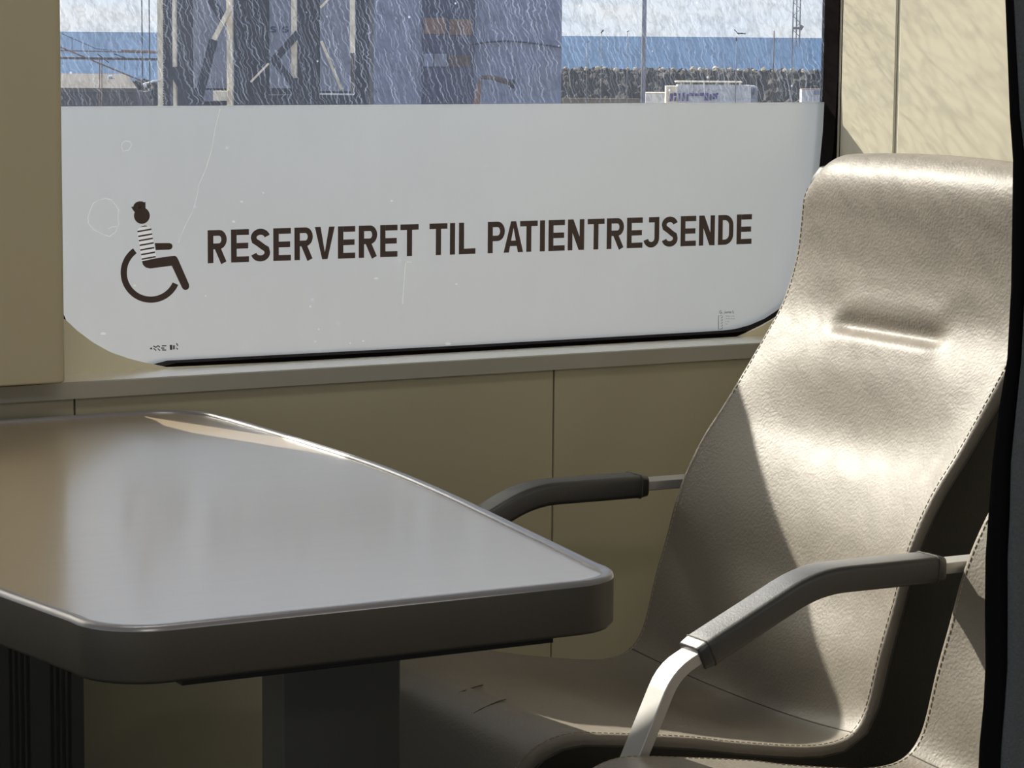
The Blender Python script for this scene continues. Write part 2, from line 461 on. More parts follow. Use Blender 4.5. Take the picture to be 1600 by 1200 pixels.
struct(ring_plate(hole_d, (0.93, RX, 0.780, 1.88), PY, 3.2795).build('wall_window_surround', M['cream']))

win = empty('window_1', (1.75, GY, 0.79)); struct(win)
# gasket: black rubber ring behind the surround
gi = [(1.118, 1.10), (1.120, 1.00), (1.14, 0.93), (1.17, 0.885)] + [(p.x, p.z) for p in opening([(104, 526), (124, 541), (150, 556), (180, 568), (225, 573), (262, 563.5), (330, 560), (700, 541), (1080, 519.5), (1130, 516.5), (1150, 514), (1172, 508), (1195, 498), (1212, 487), (1228, 475), (1240, 461), (1251, 442), (1260, 415), (1268, 380), (1273, 340)], GY - 0.001)]
xr = on_y(1291, 80, GY).x
gi += [(xr - 0.003, 1.08), (xr, 1.16), (xr, 1.82), (1.118, 1.82)]
gi_d = densify(gi)
ring_plate(gi_d, (1.02, 2.46, 0.74, 1.92), 3.2800, GY + 0.012).build('gasket', M['rubber'], win)
MB().add([(1.05, GY + 0.006, 0.75), (2.44, GY + 0.006, 0.75), (2.44, GY + 0.006, 1.9), (1.05, GY + 0.006, 1.9)], [(0, 1, 2, 3)]).build('glass_pane', M['glass'], win)
# outer hull skin round the window so that the wall is closed
hs = MB(); hs.box(-2.5, 1.05, 3.306, 3.36, 0.78, 1.86) ; hs.box(2.44, 4.6, 3.306, 3.36, 0.0, 2.2); hs.box(-2.5, 4.6, 3.33, 3.40, 0.0, 0.75)
hs.v = []; hs.f = []
hs.box(2.56, 4.6, 3.40, 3.44, 0.0, 2.2); hs.box(-2.5, 4.6, 3.345, 3.44, -0.05, 0.55); hs.box(-2.5, 4.6, 3.40, 3.44, 1.90, 2.25)
struct(hs.build('wall_hull', M['trim']))

# neighbouring window on the left of the pillar, covered whole by frosted film
w2 = empty('window_2', (0.2, GY, 0.79)); struct(w2)
MB().box(-0.9, 0.915, GY, GY + 0.004, 0.79, 1.86).build('glass_pane', M['film'], w2)
# pillar cover between the windows
pil = MB(); a_ = on_y(103, 500, 3.142)
zt = 2.20
pp = [(0.90, 3.155), (0.915, 3.142), (1.122, 3.142), (1.1305, 3.1445), (1.133, 3.150), (1.128, 3.19), (1.085, 3.275), (1.075, 3.36), (0.93, 3.36), (0.905, 3.20)]
pil.prism([(x, y, 0.7935) for x, y in pp], (0, 0, zt - 0.7935))
struct(pil.build('wall_pillar', M['wall'], bevel=0.003))

# partition behind the seats, in two panels with a joint
jy = on_y(1401, 120, 1.0)
def on_x(px, py, x):
    d = ray(px, py); return CAM + d * (x / d.x)
yj0 = on_x(1399.5, 235, RX).y; yj1 = on_x(1402.5, 120, RX).y
yj = 0.5 * (on_x(1405, 0, RX).y + on_x(1398, 235, RX).y)
pt = MB(); pt.box(RX, RX + 0.03, yj + 0.004, 3.275, 0.0, 2.2); pt.box(RX - 0.001, RX + 0.03, 0.9, yj - 0.004, 0.0, 2.2)
pt.box(RX + 0.012, RX + 0.04, 0.9, 3.275, 0.0, 2.2)
struct(pt.build('wall_partition', M['cream'], bevel=0.003))
struct(MB().box(RX + 0.002, RX + 0.011, yj - 0.0042, yj + 0.0042, 0.0, 2.2).build('trim_2', M['trim']))
# rest of the saloon behind and beside the viewer
wl = MB(); wl.box(-2.55, -2.5, -3, 3.4, 0, 0.55); wl.box(-2.55, -2.5, -3, 3.4, 2.05, 2.2)
for y0, y1 in ((-3, -2.8), (-0.9, -0.75), (1.2, 1.35), (3.2, 3.4)): wl.box(-2.55, -2.5, y0, y1, 0.55, 2.05)
struct(wl.build('wall_left', M['wall']))
wbk = MB(); wbk.box(-2.5, 4.6, -3.05, -3.0, 0, 0.85); wbk.box(-2.5, 4.6, -3.05, -3.0, 1.8, 2.2)
for x0, x1 in ((-2.5, -2.0), (-0.3, 0.1), (1.9, 2.3), (4.1, 4.6)): wbk.box(x0, x1, -3.05, -3.0, 0.85, 1.8)
struct(wbk.build('wall_back', M['wall']))
struct(MB().box(4.6, 4.65, -3, 3.4, 0, 2.2).build('wall_right', M['wall']))

# unseen fill lights added under the ceiling to brighten the saloon
for i, (x, y) in enumerate(((0.95, 2.35), (0.4, 0.2), (2.6, -1.2))):
    e = empty('fill_light', (x, y, 2.2))
    tag(e, ['flat added fill light panel above the table aisle', 'flat added fill light panel behind the viewer', 'flat added fill light panel in the far rear corner'][i], 'added fill light', 'added saloon fill lights')
    fb = MB().box(x - 0.42, x + 0.42, y - 0.17, y + 0.17, 2.180, 2.200).build('fill_housing', M['alu'], e)
    ld = bpy.data.lights.new('fill_glow', 'AREA'); ld.shape = 'RECTANGLE'; ld.size = 0.78; ld.size_y = 0.28
    ld.energy = (5.0, 12.0, 14.0)[i]; ld.color = (1.0, 0.95, 0.88)
    lo_ = bpy.data.objects.new('fill_glow', ld); COL.objects.link(lo_); lo_.parent = e; lo_.location = (0, 0, -0.024)

# ------------------------------------------------------------------ frosted window sign
sign = empty('window_sign', (1.75, GY - 0.001, 0.80))
tag(sign, 'frosted grey window film lettered RESERVERET TIL PATIENTREJSENDE with wheelchair passenger symbol', 'sign')
zt_l = on_y(100, 168, GY - 0.001); zt_r = on_y(1289, 158, GY - 0.001)
ztop = 0.5 * (zt_l.z + zt_r.z)
fo = [(1.175, ztop), (1.175, 0.882)] + [(p[0], p[1]) for p in gi[4:24]]
fo = [(x, z) for x, z in fo]
fo += [(xr - 0.003, 1.08), (xr + 0.002, ztop)]
nfo = len(fo)
MB().add([(x, GY, z) for x, z in fo], [tuple(range(nfo))]).build('frosted_film', M['film'], sign)

LY = GY - 0.0012
class Glyph:
    def __init__(s, mb): s.mb = mb; s.k = 0
    def y(s): s.k = (s.k + 1) % 6; return LY - s.k * 0.00004
    def stroke(s, pts, wd):
        """flat thick polyline on the film (points are x,z in metres), mitred"""
        pts = [Vector(p) for p in pts]; n = len(pts); l = []; r = []
        for i, p in enumerate(pts):
            a = (p - pts[i - 1]).normalized() if i else None
            b = (pts[i + 1] - p).normalized() if i < n - 1 else None
            if a is None: a = b
            if b is None: b = a
            t = (a + b).normalized() if (a + b).length > 1e-6 else a
            nrm = Vector((-t.y, t.x)); k = min(2.0, 1 / max(0.3, nrm.dot(Vector((-a.y, a.x)))))
            l.append(p + nrm * (wd / 2 * k)); r.append(p - nrm * (wd / 2 * k))
        yy = s.y(); vs = [(p.x, yy, p.y) for p in l] + [(p.x, yy, p.y) for p in r]
        s.mb.add(vs, [(i, i + 1, n + i + 1, n + i) for i in range(n - 1)])
    def poly(s, pts):
        yy = s.y(); s.mb.add([(p[0], yy, p[1]) for p in pts], [tuple(range(len(pts)))])

def arc(cx, cz, rx, rz, a0, a1, n=10):
    return [(cx + rx * cos(radians(a0 + (a1 - a0) * i / n)), cz + rz * sin(radians(a0 + (a1 - a0) * i / n))) for i in range(n + 1)]

def glyph(mb, ch, x0, x1, z0, z1, wv=None):
    """one upright grotesque capital between x0..x1 and z0..z1"""
    G = Glyph(mb); h = z1 - z0; w_ = x1 - x0; t = wv or h * 0.185; e = t / 2; u = t * 0.95
    xa, xb = x0 + e, x1 - e
    if ch == 'I': G.stroke([((x0 + x1) / 2, z0), ((x0 + x1) / 2, z1)], t)
    elif ch == 'T':
        G.stroke([(x0, z1 - u / 2), (x1, z1 - u / 2)], u); G.stroke([((x0 + x1) / 2, z0), ((x0 + x1) / 2, z1 - u)], t)
    elif ch == 'L':
        G.stroke([(xa, z0), (xa, z1)], t); G.stroke([(x0 + t, z0 + u / 2), (x1, z0 + u / 2)], u)
    elif ch == 'E':
        G.stroke([(xa, z0), (xa, z1)], t)
        for zz, xe in ((z0 + u / 2, x1), ((z0 + z1) / 2, x1 - w_ * 0.04), (z1 - u / 2, x1)): G.stroke([(x0 + t, zz), (xe, zz)], u)
    elif ch in 'RP':
        zm = z0 + h * (0.42 if ch == 'R' else 0.38)
        G.stroke([(xa, z0), (xa, z1)], t)
        rz = (z1 - zm) / 2 - u / 2 + u / 2 * 0; cz = (z1 + zm) / 2; rr = (z1 - zm) / 2 - u / 2
        G.stroke([(x0 + t, z1 - u / 2), (xb - rr * 0.8, z1 - u / 2)] + arc(xb - rr * 0.8, cz, rr * 0.8, rr, 90, -90, 12)[1:-1] + [(xb - rr * 0.8, zm + u / 2), (x0 + t, zm + u / 2)], u)
        if ch == 'R': G.stroke([(x0 + w_ * 0.46, zm + u * 0.6), (x1 - t * 0.55, z0)], t * 1.02)
    elif ch == 'D':
        rr = w_ * 0.42
        G.stroke([(xa, z0), (xa, z1)], t)
        G.stroke([(x0 + t, z1 - u / 2), (xb - rr, z1 - u / 2)] + arc(xb - rr, z1 - u / 2 - rr, rr, rr, 90, 0, 8)[1:] + arc(xb - rr, z0 + u / 2 + rr, rr, rr, 0, -90, 8) + [(x0 + t, z0 + u / 2)], u)
    elif ch == 'N':
        G.stroke([(xa, z0), (xa, z1)], t * 0.95); G.stroke([(xb, z0), (xb, z1)], t * 0.95)
        G.poly([(x0, z1), (x0 + t * 1.15, z1), (x1, z0), (x1 - t * 1.15, z0)])
    elif ch == 'V':
        xm = (x0 + x1) / 2
        G.poly([(x0, z1), (x0 + t * 1.05, z1), (xm + t * 0.05, z0 + t * 0.9), (xm + t * 0.5, z0), (xm - t * 0.5, z0)])
        G.poly([(x1 - t * 1.05, z1), (x1, z1), (xm + t * 0.5, z0), (xm - t * 0.5, z0), (xm - t * 0.05, z0 + t * 0.9)])
    elif ch == 'A':
        xm = (x0 + x1) / 2
        G.poly([(x0, z0), (x0 + t * 1.05, z0), (xm + t * 0.05, z1 - t * 0.9), (xm + t * 0.5, z1), (xm - t * 0.5, z1)])
        G.poly([(x1 - t * 1.05, z0), (x1, z0), (xm + t * 0.5, z1), (xm - t * 0.5, z1), (xm - t * 0.05, z1 - t * 0.9)])
        G.stroke([(x0 + w_ * 0.24, z0 + h * 0.29), (x1 - w_ * 0.24, z0 + h * 0.29)], u)
    elif ch == 'J':
        rr = w_ * 0.36; xm = xb - rr - 0.0
        G.stroke([(x0 + w_ * 0.32, z1 - u / 2), (x1, z1 - u / 2)], u)
        G.stroke([(xb, z1 - u), (xb, z0 + u / 2 + rr)] + arc(xb - rr, z0 + u / 2 + rr, rr, rr, 0, -168, 12)[1:], t)
    elif ch == 'S':
        rx = w_ / 2 - e; cz1 = z1 - h * 0.27; cz0 = z0 + h * 0.27; xm = (x0 + x1) / 2; rz = h * 0.27 - e
        G.stroke(arc(xm, cz1, rx, rz, 12, 180, 12) + [(x0 + e * 1.3, cz1 - rz * 0.55), (xm - rx * 0.35, z0 + h * 0.56), (xm + rx * 0.45, z0 + h * 0.43), (x1 - e * 1.3, cz0 + rz * 0.6)] + arc(xm, cz0, rx, rz, 0, -168, 12), t)

let = MB()
TXT = [('R', 324.5, 354.5), ('E', 361, 389), ('S', 392, 422), ('E', 427, 454.5), ('R', 460, 489), ('V', 492, 523), ('E', 528, 555), ('R', 560.5, 589.5), ('E', 594, 621), ('T', 625.5, 654),
       ('T', 671, 699), ('I', 703, 711), ('L', 717, 743), ('P', 762, 789), ('A', 787, 817.5), ('T', 812.5, 840), ('I', 844, 851), ('E', 857, 882.5), ('N', 887, 913), ('T', 918, 944.5), ('R', 948, 975),
       ('E', 979.5, 1004), ('J', 1006, 1030), ('S', 1034, 1059), ('E', 1063.5, 1087.5), ('N', 1092, 1117), ('D', 1122, 1146), ('E', 1151, 1174.5)]
p0 = on_y(325, 411.5, LY); p1 = on_y(325, 361.5, LY); q0 = on_y(1175, 381, LY); q1 = on_y(1175, 333, LY)
ZB, ZT = (p0.z + q0.z) / 2, (p1.z + q1.z) / 2
for ch, a, b in TXT:
    yy = 387 - (a - 325) * 0.035
    glyph(let, ch, on_y(a, yy, LY).x, on_y(b, yy, LY).x, ZB, ZT)
let.build('lettering', M['print'], sign)

# pictogram: wheelchair user with sailor hat and striped shirt
def fp(pts): return [(on_y(170 + x * 0.15, 300 + y * 0.15, LY).x, on_y(170 + x * 0.15, 300 + y * 0.15, LY).z) for x, y in pts]
pg = MB(); G = Glyph(pg)
def ell(cx, cy, rx, ry, a0=0, a1=360, n=36):
    return [(cx + rx * cos(radians(a0 + (a1 - a0) * i / n)), cy + ry * sin(radians(a0 + (a1 - a0) * i / n))) for i in range(n if a1 - a0 == 360 else n + 1)]
G.poly(fp(ell(344, 246, 83, 86)))                                     # head
G.poly(fp([(232, 156), (255, 152), (262, 128), (285, 106), (318, 96), (350, 98), (368, 108), (382, 102), (382, 180), (300, 196), (264, 206)]))   # hat
# wheel (open ring)
G.stroke(fp([(431 + 280 * cos(radians(a)) , 842 + 280 * sin(radians(a))) for a in range(24, 238, 6)]), 0.0)
pg.v = []; pg.f = []
G.poly(fp(ell(344, 246, 83, 86)))
G.poly(fp([(232, 156), (255, 152), (262, 128), (285, 106), (318, 96), (350, 98), (368, 108), (382, 102), (382, 180), (300, 200), (264, 206)]))
wh = [fp([(437 + r1 * cos(radians(a)) * k, 840 + r1 * sin(radians(a))) for a in [24 + i * 5.25 for i in range(41)]]) for r1, k in ((314, 1.0), (249, 1.0))]
n = len(wh[0])
# outer / inner arc as separate ends: the left end is cut at x=280, the right end at x=700
pg.add([(p[0], LY, p[1]) for p in wh[0]] + [(p[0], LY, p[1]) for p in wh[1]], [(i, i + 1, n + i + 1, n + i) for i in range(n - 1)])
G.poly(fp([(345, 722), (480, 692), (640, 668), (690, 665), (708, 676), (722, 700), (836, 962), (838, 990), (826, 1012), (800, 1022), (775, 1014), (762, 996), (656, 768), (430, 797), (385, 786), (357, 760)]))   # legs
G.poly(fp([(478, 532), (632, 532), (650, 538), (662, 552), (664, 570), (658, 586), (642, 598), (625, 601), (490, 606)]))     # arm
for y in (405, 455, 500, 548, 597, 645, 692):                      # stripes
    sh = (y - 405) * 0.155
    xl = 297 + sh; xr_ = 443 + sh
    G.poly(fp([(xl, y), (xr_, y - 26), (xr_ + 2, y - 10), (xl + 2, y + 16)]))
G.poly(fp([(326, 368), (345, 355), (375, 348), (400, 352), (404, 358), (365, 362)]))
picto = pg.build('wheelchair_symbol', M['print'], sign)
wm = MB(); G2 = Glyph(wm)
LY_keep = LY; LY = GY - 0.0008
G2.poly(fp([(326, 366), (350, 350), (380, 346), (405, 350), (430, 368), (442, 385), (492, 668), (480, 690), (345, 720), (295, 410), (302, 385)]))
LY = LY_keep - 0.0004
G2.stroke(fp([(312, 118), (316, 160)]), 0.0009); G2.stroke(fp([(300, 146), (306, 162), (320, 168), (332, 158), (334, 142)]), 0.0012)
LY = LY_keep
wm.build('striped_shirt', M['printwhite'], picto)
# small maker's marks printed near the lower edge
mk = MB(); G = Glyph(mk)
def fq(x0, y0, s, pts): return [(on_y(x0 + x * s, y0 + y * s, LY).x, on_y(x0 + x * s, y0 + y * s, LY).z) for x, y in pts]
A = lambda pts: fq(215, 525, 0.05, pts)
for a in ([(385, 395), (455, 380)], [(430, 360), (425, 425)], [(490, 310), (570, 355), (640, 305), (700, 350)], [(500, 385), (580, 455)], [(625, 390), (700, 455)], [(755, 310), (900, 300)], [(730, 375), (835, 380)], [(760, 435), (895, 440)],
          [(1115, 290), (1115, 420)], [(1215, 225), (1260, 310)], [(1215, 370), (1255, 425)]):
    G.stroke(A(a), 0.0014)
G.stroke(A([(1040, 275), (1048, 435)]), 0.0032); G.stroke(A([(1150, 285), (1152, 415)]), 0.0012)
mk.build('maker_mark', M['print'], sign)
mk = MB(); G = Glyph(mk)
B = lambda pts: fq(1110, 475, 1 / 24, pts)
for a in ([(410, 262), (375, 245), (345, 290), (350, 335), (390, 352), (425, 335), (425, 305), (395, 305)], [(455, 345), (465, 348)], [(545, 250), (545, 320), (520, 350), (500, 335)],
          [(600, 295), (575, 300), (570, 335), (600, 340), (605, 290), (608, 345)], [(635, 345), (635, 290), (665, 290), (668, 340), (672, 290), (705, 290), (708, 340)], [(735, 315), (780, 310), (775, 285), (745, 285), (735, 315), (745, 342), (780, 338)],
          [(870, 262), (830, 262), (830, 300), (872, 310), (870, 345), (830, 348)]):
    G.stroke(B(a), 0.0007)
for k in range(5):
    G.stroke(B([(440, 455 + k * 103), (450, 490 + k * 103), (420, 520 + k * 103), (390, 515 + k * 103)]), 0.0008)
G.stroke(B([(300, 440), (300, 945)]), 0.0010); G.stroke(B([(300, 440), (450, 430)]), 0.0005); G.stroke(B([(300, 945), (440, 935)]), 0.0005)
for y, segs in ((455, ((580, 720), (775, 890))), (550, ((570, 620), (645, 720), (765, 910))), (655, ((570, 600), (625, 710))), (750, ((580, 630),))):
    for a_, b_ in segs:
        xx = a_
        while xx < b_ - 10:
            G.stroke(B([(xx, y - 12), (xx + 18, y + 12)]), 0.0006); xx += 32
mk.build('glass_stamp', M['faint'], sign)
# scratches and glue rings in the film
sc_ = MB(); G = Glyph(sc_)
C4 = lambda pts: [(on_y(90 + x * 0.25, 290 + y * 0.25, LY).x, on_y(90 + x * 0.25, 290 + y * 0.25, LY).z) for x, y in pts]
G.stroke(C4([(250, 92), (300, 80), (335, 88), (362, 120), (383, 155), (378, 195), (380, 240), (362, 290), (325, 318), (280, 305), (225, 275), (192, 235), (190, 195), (205, 150), (222, 112), (250, 92)]), 0.0011)
sc_.build('glue_ring', M['scratch'], sign); sc_ = MB(); G = Glyph(sc_)
G.stroke(C4([(315, 272), (340, 258), (368, 255)]), 0.0012)
C1 = lambda pts: [(on_y(90 + x * 0.25, y * 0.25, LY).x, on_y(90 + x * 0.25, y * 0.25, LY).z) for x, y in pts]
sc_.build('scratch', M['scratch'], sign); sc_ = MB(); G = Glyph(sc_)
G.stroke(C1([(402, 895), (425, 880), (452, 885), (462, 905), (445, 938), (408, 945), (400, 920), (402, 895)]), 0.0010)
sc_.build('glue_ring', M['scratch'], sign); sc_ = MB(); G = Glyph(sc_)
G.stroke(C1([(1015, 680), (985, 800), (965, 930), (925, 1060), (885, 1150), (865, 1250)]), 0.0011)
sc_.build('scratch', M['scratch'], sign); sc_ = MB(); G = Glyph(sc_)
G.stroke(C4([(865, 90), (840, 170), (805, 235), (775, 300), (755, 360)]), 0.0007)
C5 = lambda pts: [(on_y(480 + x * 0.25, 300 + y * 0.25, LY).x, on_y(480 + x * 0.25, 300 + y * 0.25, LY).z) for x, y in pts]
sc_.build('scratch', M['scratch'], sign); sc_ = MB(); G = Glyph(sc_)
G.stroke(C5([(615, 440), (605, 560), (597, 700)]), 0.0014); G.stroke(C5([(620, 436), (650, 438)]), 0.0014)
sc_.build('scratch', M['scratch'], sign); sc_ = MB(); G = Glyph(sc_)
for (x, y, s) in ((430, 540, 1.6), (528, 55, 1), (932, 575, .8), (20, 715, .8), (50, 935, .9), (350, 932, .9), (72, 858, .6), (880, 948, 2.2), (268, 945, .6)):
    G.poly([(p[0], p[1]) for p in C5(ell(x, y, 9 * s, 4 + 2 * s, n=10))])
for (x, y, s) in ((482, 625, 1.0), (1100, 225, 1.2), (1150, 100, 1.0), (925, 690, .5), (1580, 755, .6), (285, 925, 2.0), (1285, 45, .7)):
    G.poly([(p[0], p[1]) for p in C4(ell(x, y, 9 * s, 5 + 2 * s, n=10))])
tag(sc_.build('dirt_speck', M['scratch'], sign), kind='stuff')

# ------------------------------------------------------------------ table
table = empty('saloon_table', (1.0, 2.6, 0))
tag(table, 'grey-brown saloon table with bowed sides and raised pale lip under the window', 'table')
TC = 0.993; Y0, Y1 = 1.992, 3.168
def half_w(y):
    pts = [(1.99, 0.240), (2.03, 0.2450), (2.07, 0.2525), (2.12, 0.2600), (2.29, 0.285), (2.47, 0.312), (2.66, 0.3310), (2.82, 0.3300), (3.0, 0.3290), (3.12, 0.322), (3.17, 0.318)]
    for i in range(len(pts) - 1):
        if pts[i][0] <= y <= pts[i + 1][0]:
            t = (y - pts[i][0]) / (pts[i + 1][0] - pts[i][0]); return pts[i][1] + t * (pts[i + 1][1] - pts[i][1])
    return pts[-1][1]
def outline(inset=0.0, rn=0.062, rf=0.075):
    base = [(TC + half_w(y), y) for y in [2.06 + i * (3.10 - 2.06) / 24 for i in range(25)]]
    # smooth the sampled bow
    for _ in range(6):
        base = [base[0]] + [((base[i - 1][0] + 2 * base[i][0] + base[i + 1][0]) / 4, base[i][1]) for i in range(1, 24)] + [base[-1]]
    xn = TC + half_w(2.06); xf = TC + half_w(3.12)
    near = [(xn - rn * 0.96 + rn * 0.96 * cos(radians(a)), Y0 + rn + rn * sin(radians(a))) for a in range(-90, 0, 9)]
    farc = [(xf - rf + rf * cos(radians(a)), Y1 - rf + rf * sin(radians(a))) for a in range(9, 91, 9)]
    right = near + base[:1] + base[1:-1] + farc
    left = [(2 * TC - x, y) for x, y in right][::-1]
    pts = right + left
    if inset:
        n = len(pts); res = []
        for i in range(n):
            a = Vector(pts[i - 1]); b = Vector(pts[(i + 1) % n]); t = (b - a)
            t = t.normalized(); res.append((pts[i][0] - t.y * inset * 1.0, pts[i][1] + t.x * inset))
        return res
    return pts
ZT_ = 0.7500
def stack(levels, cap_top=False, cap_bot=False):
    rows = [[(x, y, z) for x, y in outline(i)] for i, z in levels]
    mb = MB(); mb.grid(rows, closed_u=True); n = len(rows[0])
    if cap_top: mb.f.append([i + (len(rows) - 1) * n for i in range(n)])
    if cap_bot: mb.f.append(list(range(n)))
    return mb
rim = stack([(0.020, ZT_ - 0.048), (0.003, ZT_ - 0.0478), (0.0, ZT_ - 0.044), (0.0, ZT_ - 0.0045)])
rim.build('table_edge', M['tablerim'], table, smooth=True)
lip = stack([(0.0, ZT_ - 0.0045), (0.0008, ZT_ - 0.0018), (0.003, ZT_ - 0.0003), (0.0055, ZT_), (0.0095, ZT_ - 0.0004), (0.0108, ZT_ - 0.0035)])
lip.build('raised_lip', M['lip'], table, smooth=True)
top = stack([(0.004, ZT_ - 0.012), (0.0106, ZT_ - 0.0034)], cap_top=True, cap_bot=True)
top.build('tabletop', M['tabletop'], table)
MB().box(0.822, 1.17, 2.016, 3.10, 0.693, 0.7022).build('under_plate', M['black'], table)
under = stack([(0.018, ZT_ - 0.0480), (0.018, ZT_ - 0.040)], cap_bot=True, cap_top=True); under.build('underside', M['black'], table)
# two posts
yB = 2.22
xb0 = on_y(441, 1100, yB).x; xb1 = on_y(627, 1100, yB).x
pb = MB().box(xb0, xb1, yB, yB + 0.048, 0.0, 0.694)
pb.build('post', M['post'], table, bevel=0.003)
pa = MB(); yA = 3.04; xa1 = on_y(131, 1100, yA).x; xa0 = xa1 - 0.13
# fluted profile on the near face
pr = [(xa0, yA)]
def flutes(c):
    for k in range(4):
        x = on_y(c + k * 9, 1100, yA).x; w0 = 0.0022
        pr.extend([(x - w0 * 1.2, yA), (x - w0 * 0.9, yA + 0.004), (x + w0 * 0.9, yA + 0.004), (x + w0 * 1.2, yA)])
flutes(18); flutes(82)
pr += [(xa1, yA), (xa1, yA + 0.05), (xa0, yA + 0.05)]
pa.prism([(x, y, 0.0) for x, y in pr], (0, 0, 0.694))
pa.build('post', M['post'], table)
MB().box(0.90, 1.20, 2.15, 3.12, 0.0, 0.012).build('foot_plate', M['black'], table, bevel=0.003)

# ------------------------------------------------------------------ seats
EDGE = [(1.328, .33), (1.326, .40), (1.332, .445), (1.350, .474), (1.375, .490), (1.405, .4965), (1.440, .494), (1.553, .4765), (1.611, .464), (1.690, .450), (1.735, .4465), (1.765, .4525), (1.783, .470), (1.793, .495), (1.805, .543),
        (1.821, .594), (1.840, .655), (1.870, .712), (1.905, .758), (1.936, .800), (1.966, .842), (1.993, .885), (2.011, .935), (2.018, .985), (2.021, 1.025), (2.030, 1.052), (2.046, 1.066), (2.066, 1.070), (2.088, 1.062), (2.102, 1.03), (2.108, .98)]
NS = 150
PROF = catmull(EDGE, NS)
HW = 0.241
def sm(a, b, x):
    t = min(1, max(0, (x - a) / (b - a))); return t * t * (3 - 2 * t)
def prof_normal(i):
    a = PROF[max(0, i - 1)]; b = PROF[min(NS - 1, i + 1)]; t = (b - a).normalized(); return Vector((-t.y, t.x))   # towards the sitter / up
# index of the corner between cushion and back
IC = min(range(NS), key=lambda i: (PROF[i] - Vector((1.772, .457))).length)
ITOP = max(range(NS), key=lambda i: PROF[i].y)
def seat_point(i, u, yc):
    """u in -1..1 across"""
    p = PROF[i]; n = prof_normal(i); x, z = p
    au = abs(u); bow = (1 - au ** 2.2)
    h = 0.0
    if i < IC:                                   # cushion
        k = sm(1.36, 1.45, x) if z > 0.44 else 0
        h -= 0.012 * bow * k * (1 - sm(1.70, 1.77, x))
        h += 0.012 * bow * (1 - sm(1.36, 1.46, x))
    else:
        bz = sm(.47, .60, z) * (1 - sm(.74, .84, z))
        h -= 0.024 * bow * bz if i < ITOP else 0
        if i < ITOP:
            hd = sm(.86, .93, z) * (1 - sm(1.03, 1.07, z)); h += 0.010 * bow * hd
            h += 0.005 * bow * sm(.76, .84, z) * (1 - sm(.855, .90, z))   # shoulder bulge under the crease
    cx = 0
    # corner gets deeper in the middle
    kc = math.exp(-((i - IC) / 5.5) ** 2)
    q = Vector((x, z)) + n * h
    q += Vector((0.016, -0.016)) * (kc * bow)
    # crease of the headrest
    if i < ITOP:
        span = 1 - sm(0.34, 0.50, au)
        dz = z - 0.868
        q += -n * (0.013 * span * math.exp(-(dz / (0.0050 if dz < 0 else 0.0085)) ** 2))
        q += n * (0.004 * span * math.exp(-((dz - 0.028) / 0.014) ** 2))
        q += n * (0.003 * span * math.exp(-((dz + 0.016) / 0.012) ** 2))
    # crown
    if z > 0.98:
        kz = sm(0.99, 1.07, z)
        q.y += 0.010 * (1 - au ** 2) * kz - 0.034 * kz * max(0, (au - 0.80) / 0.20) ** 2.3
    wd = HW
    y = yc + u * wd
    # rolled edge
    ed = max(0, (au * HW - (HW - 0.008)) / 0.008)
    roll = 0.008 * (1 - sqrt(max(0, 1 - min(1, ed) ** 2)))
    q -= n * roll
    return Vector((q.x, y, q.y))

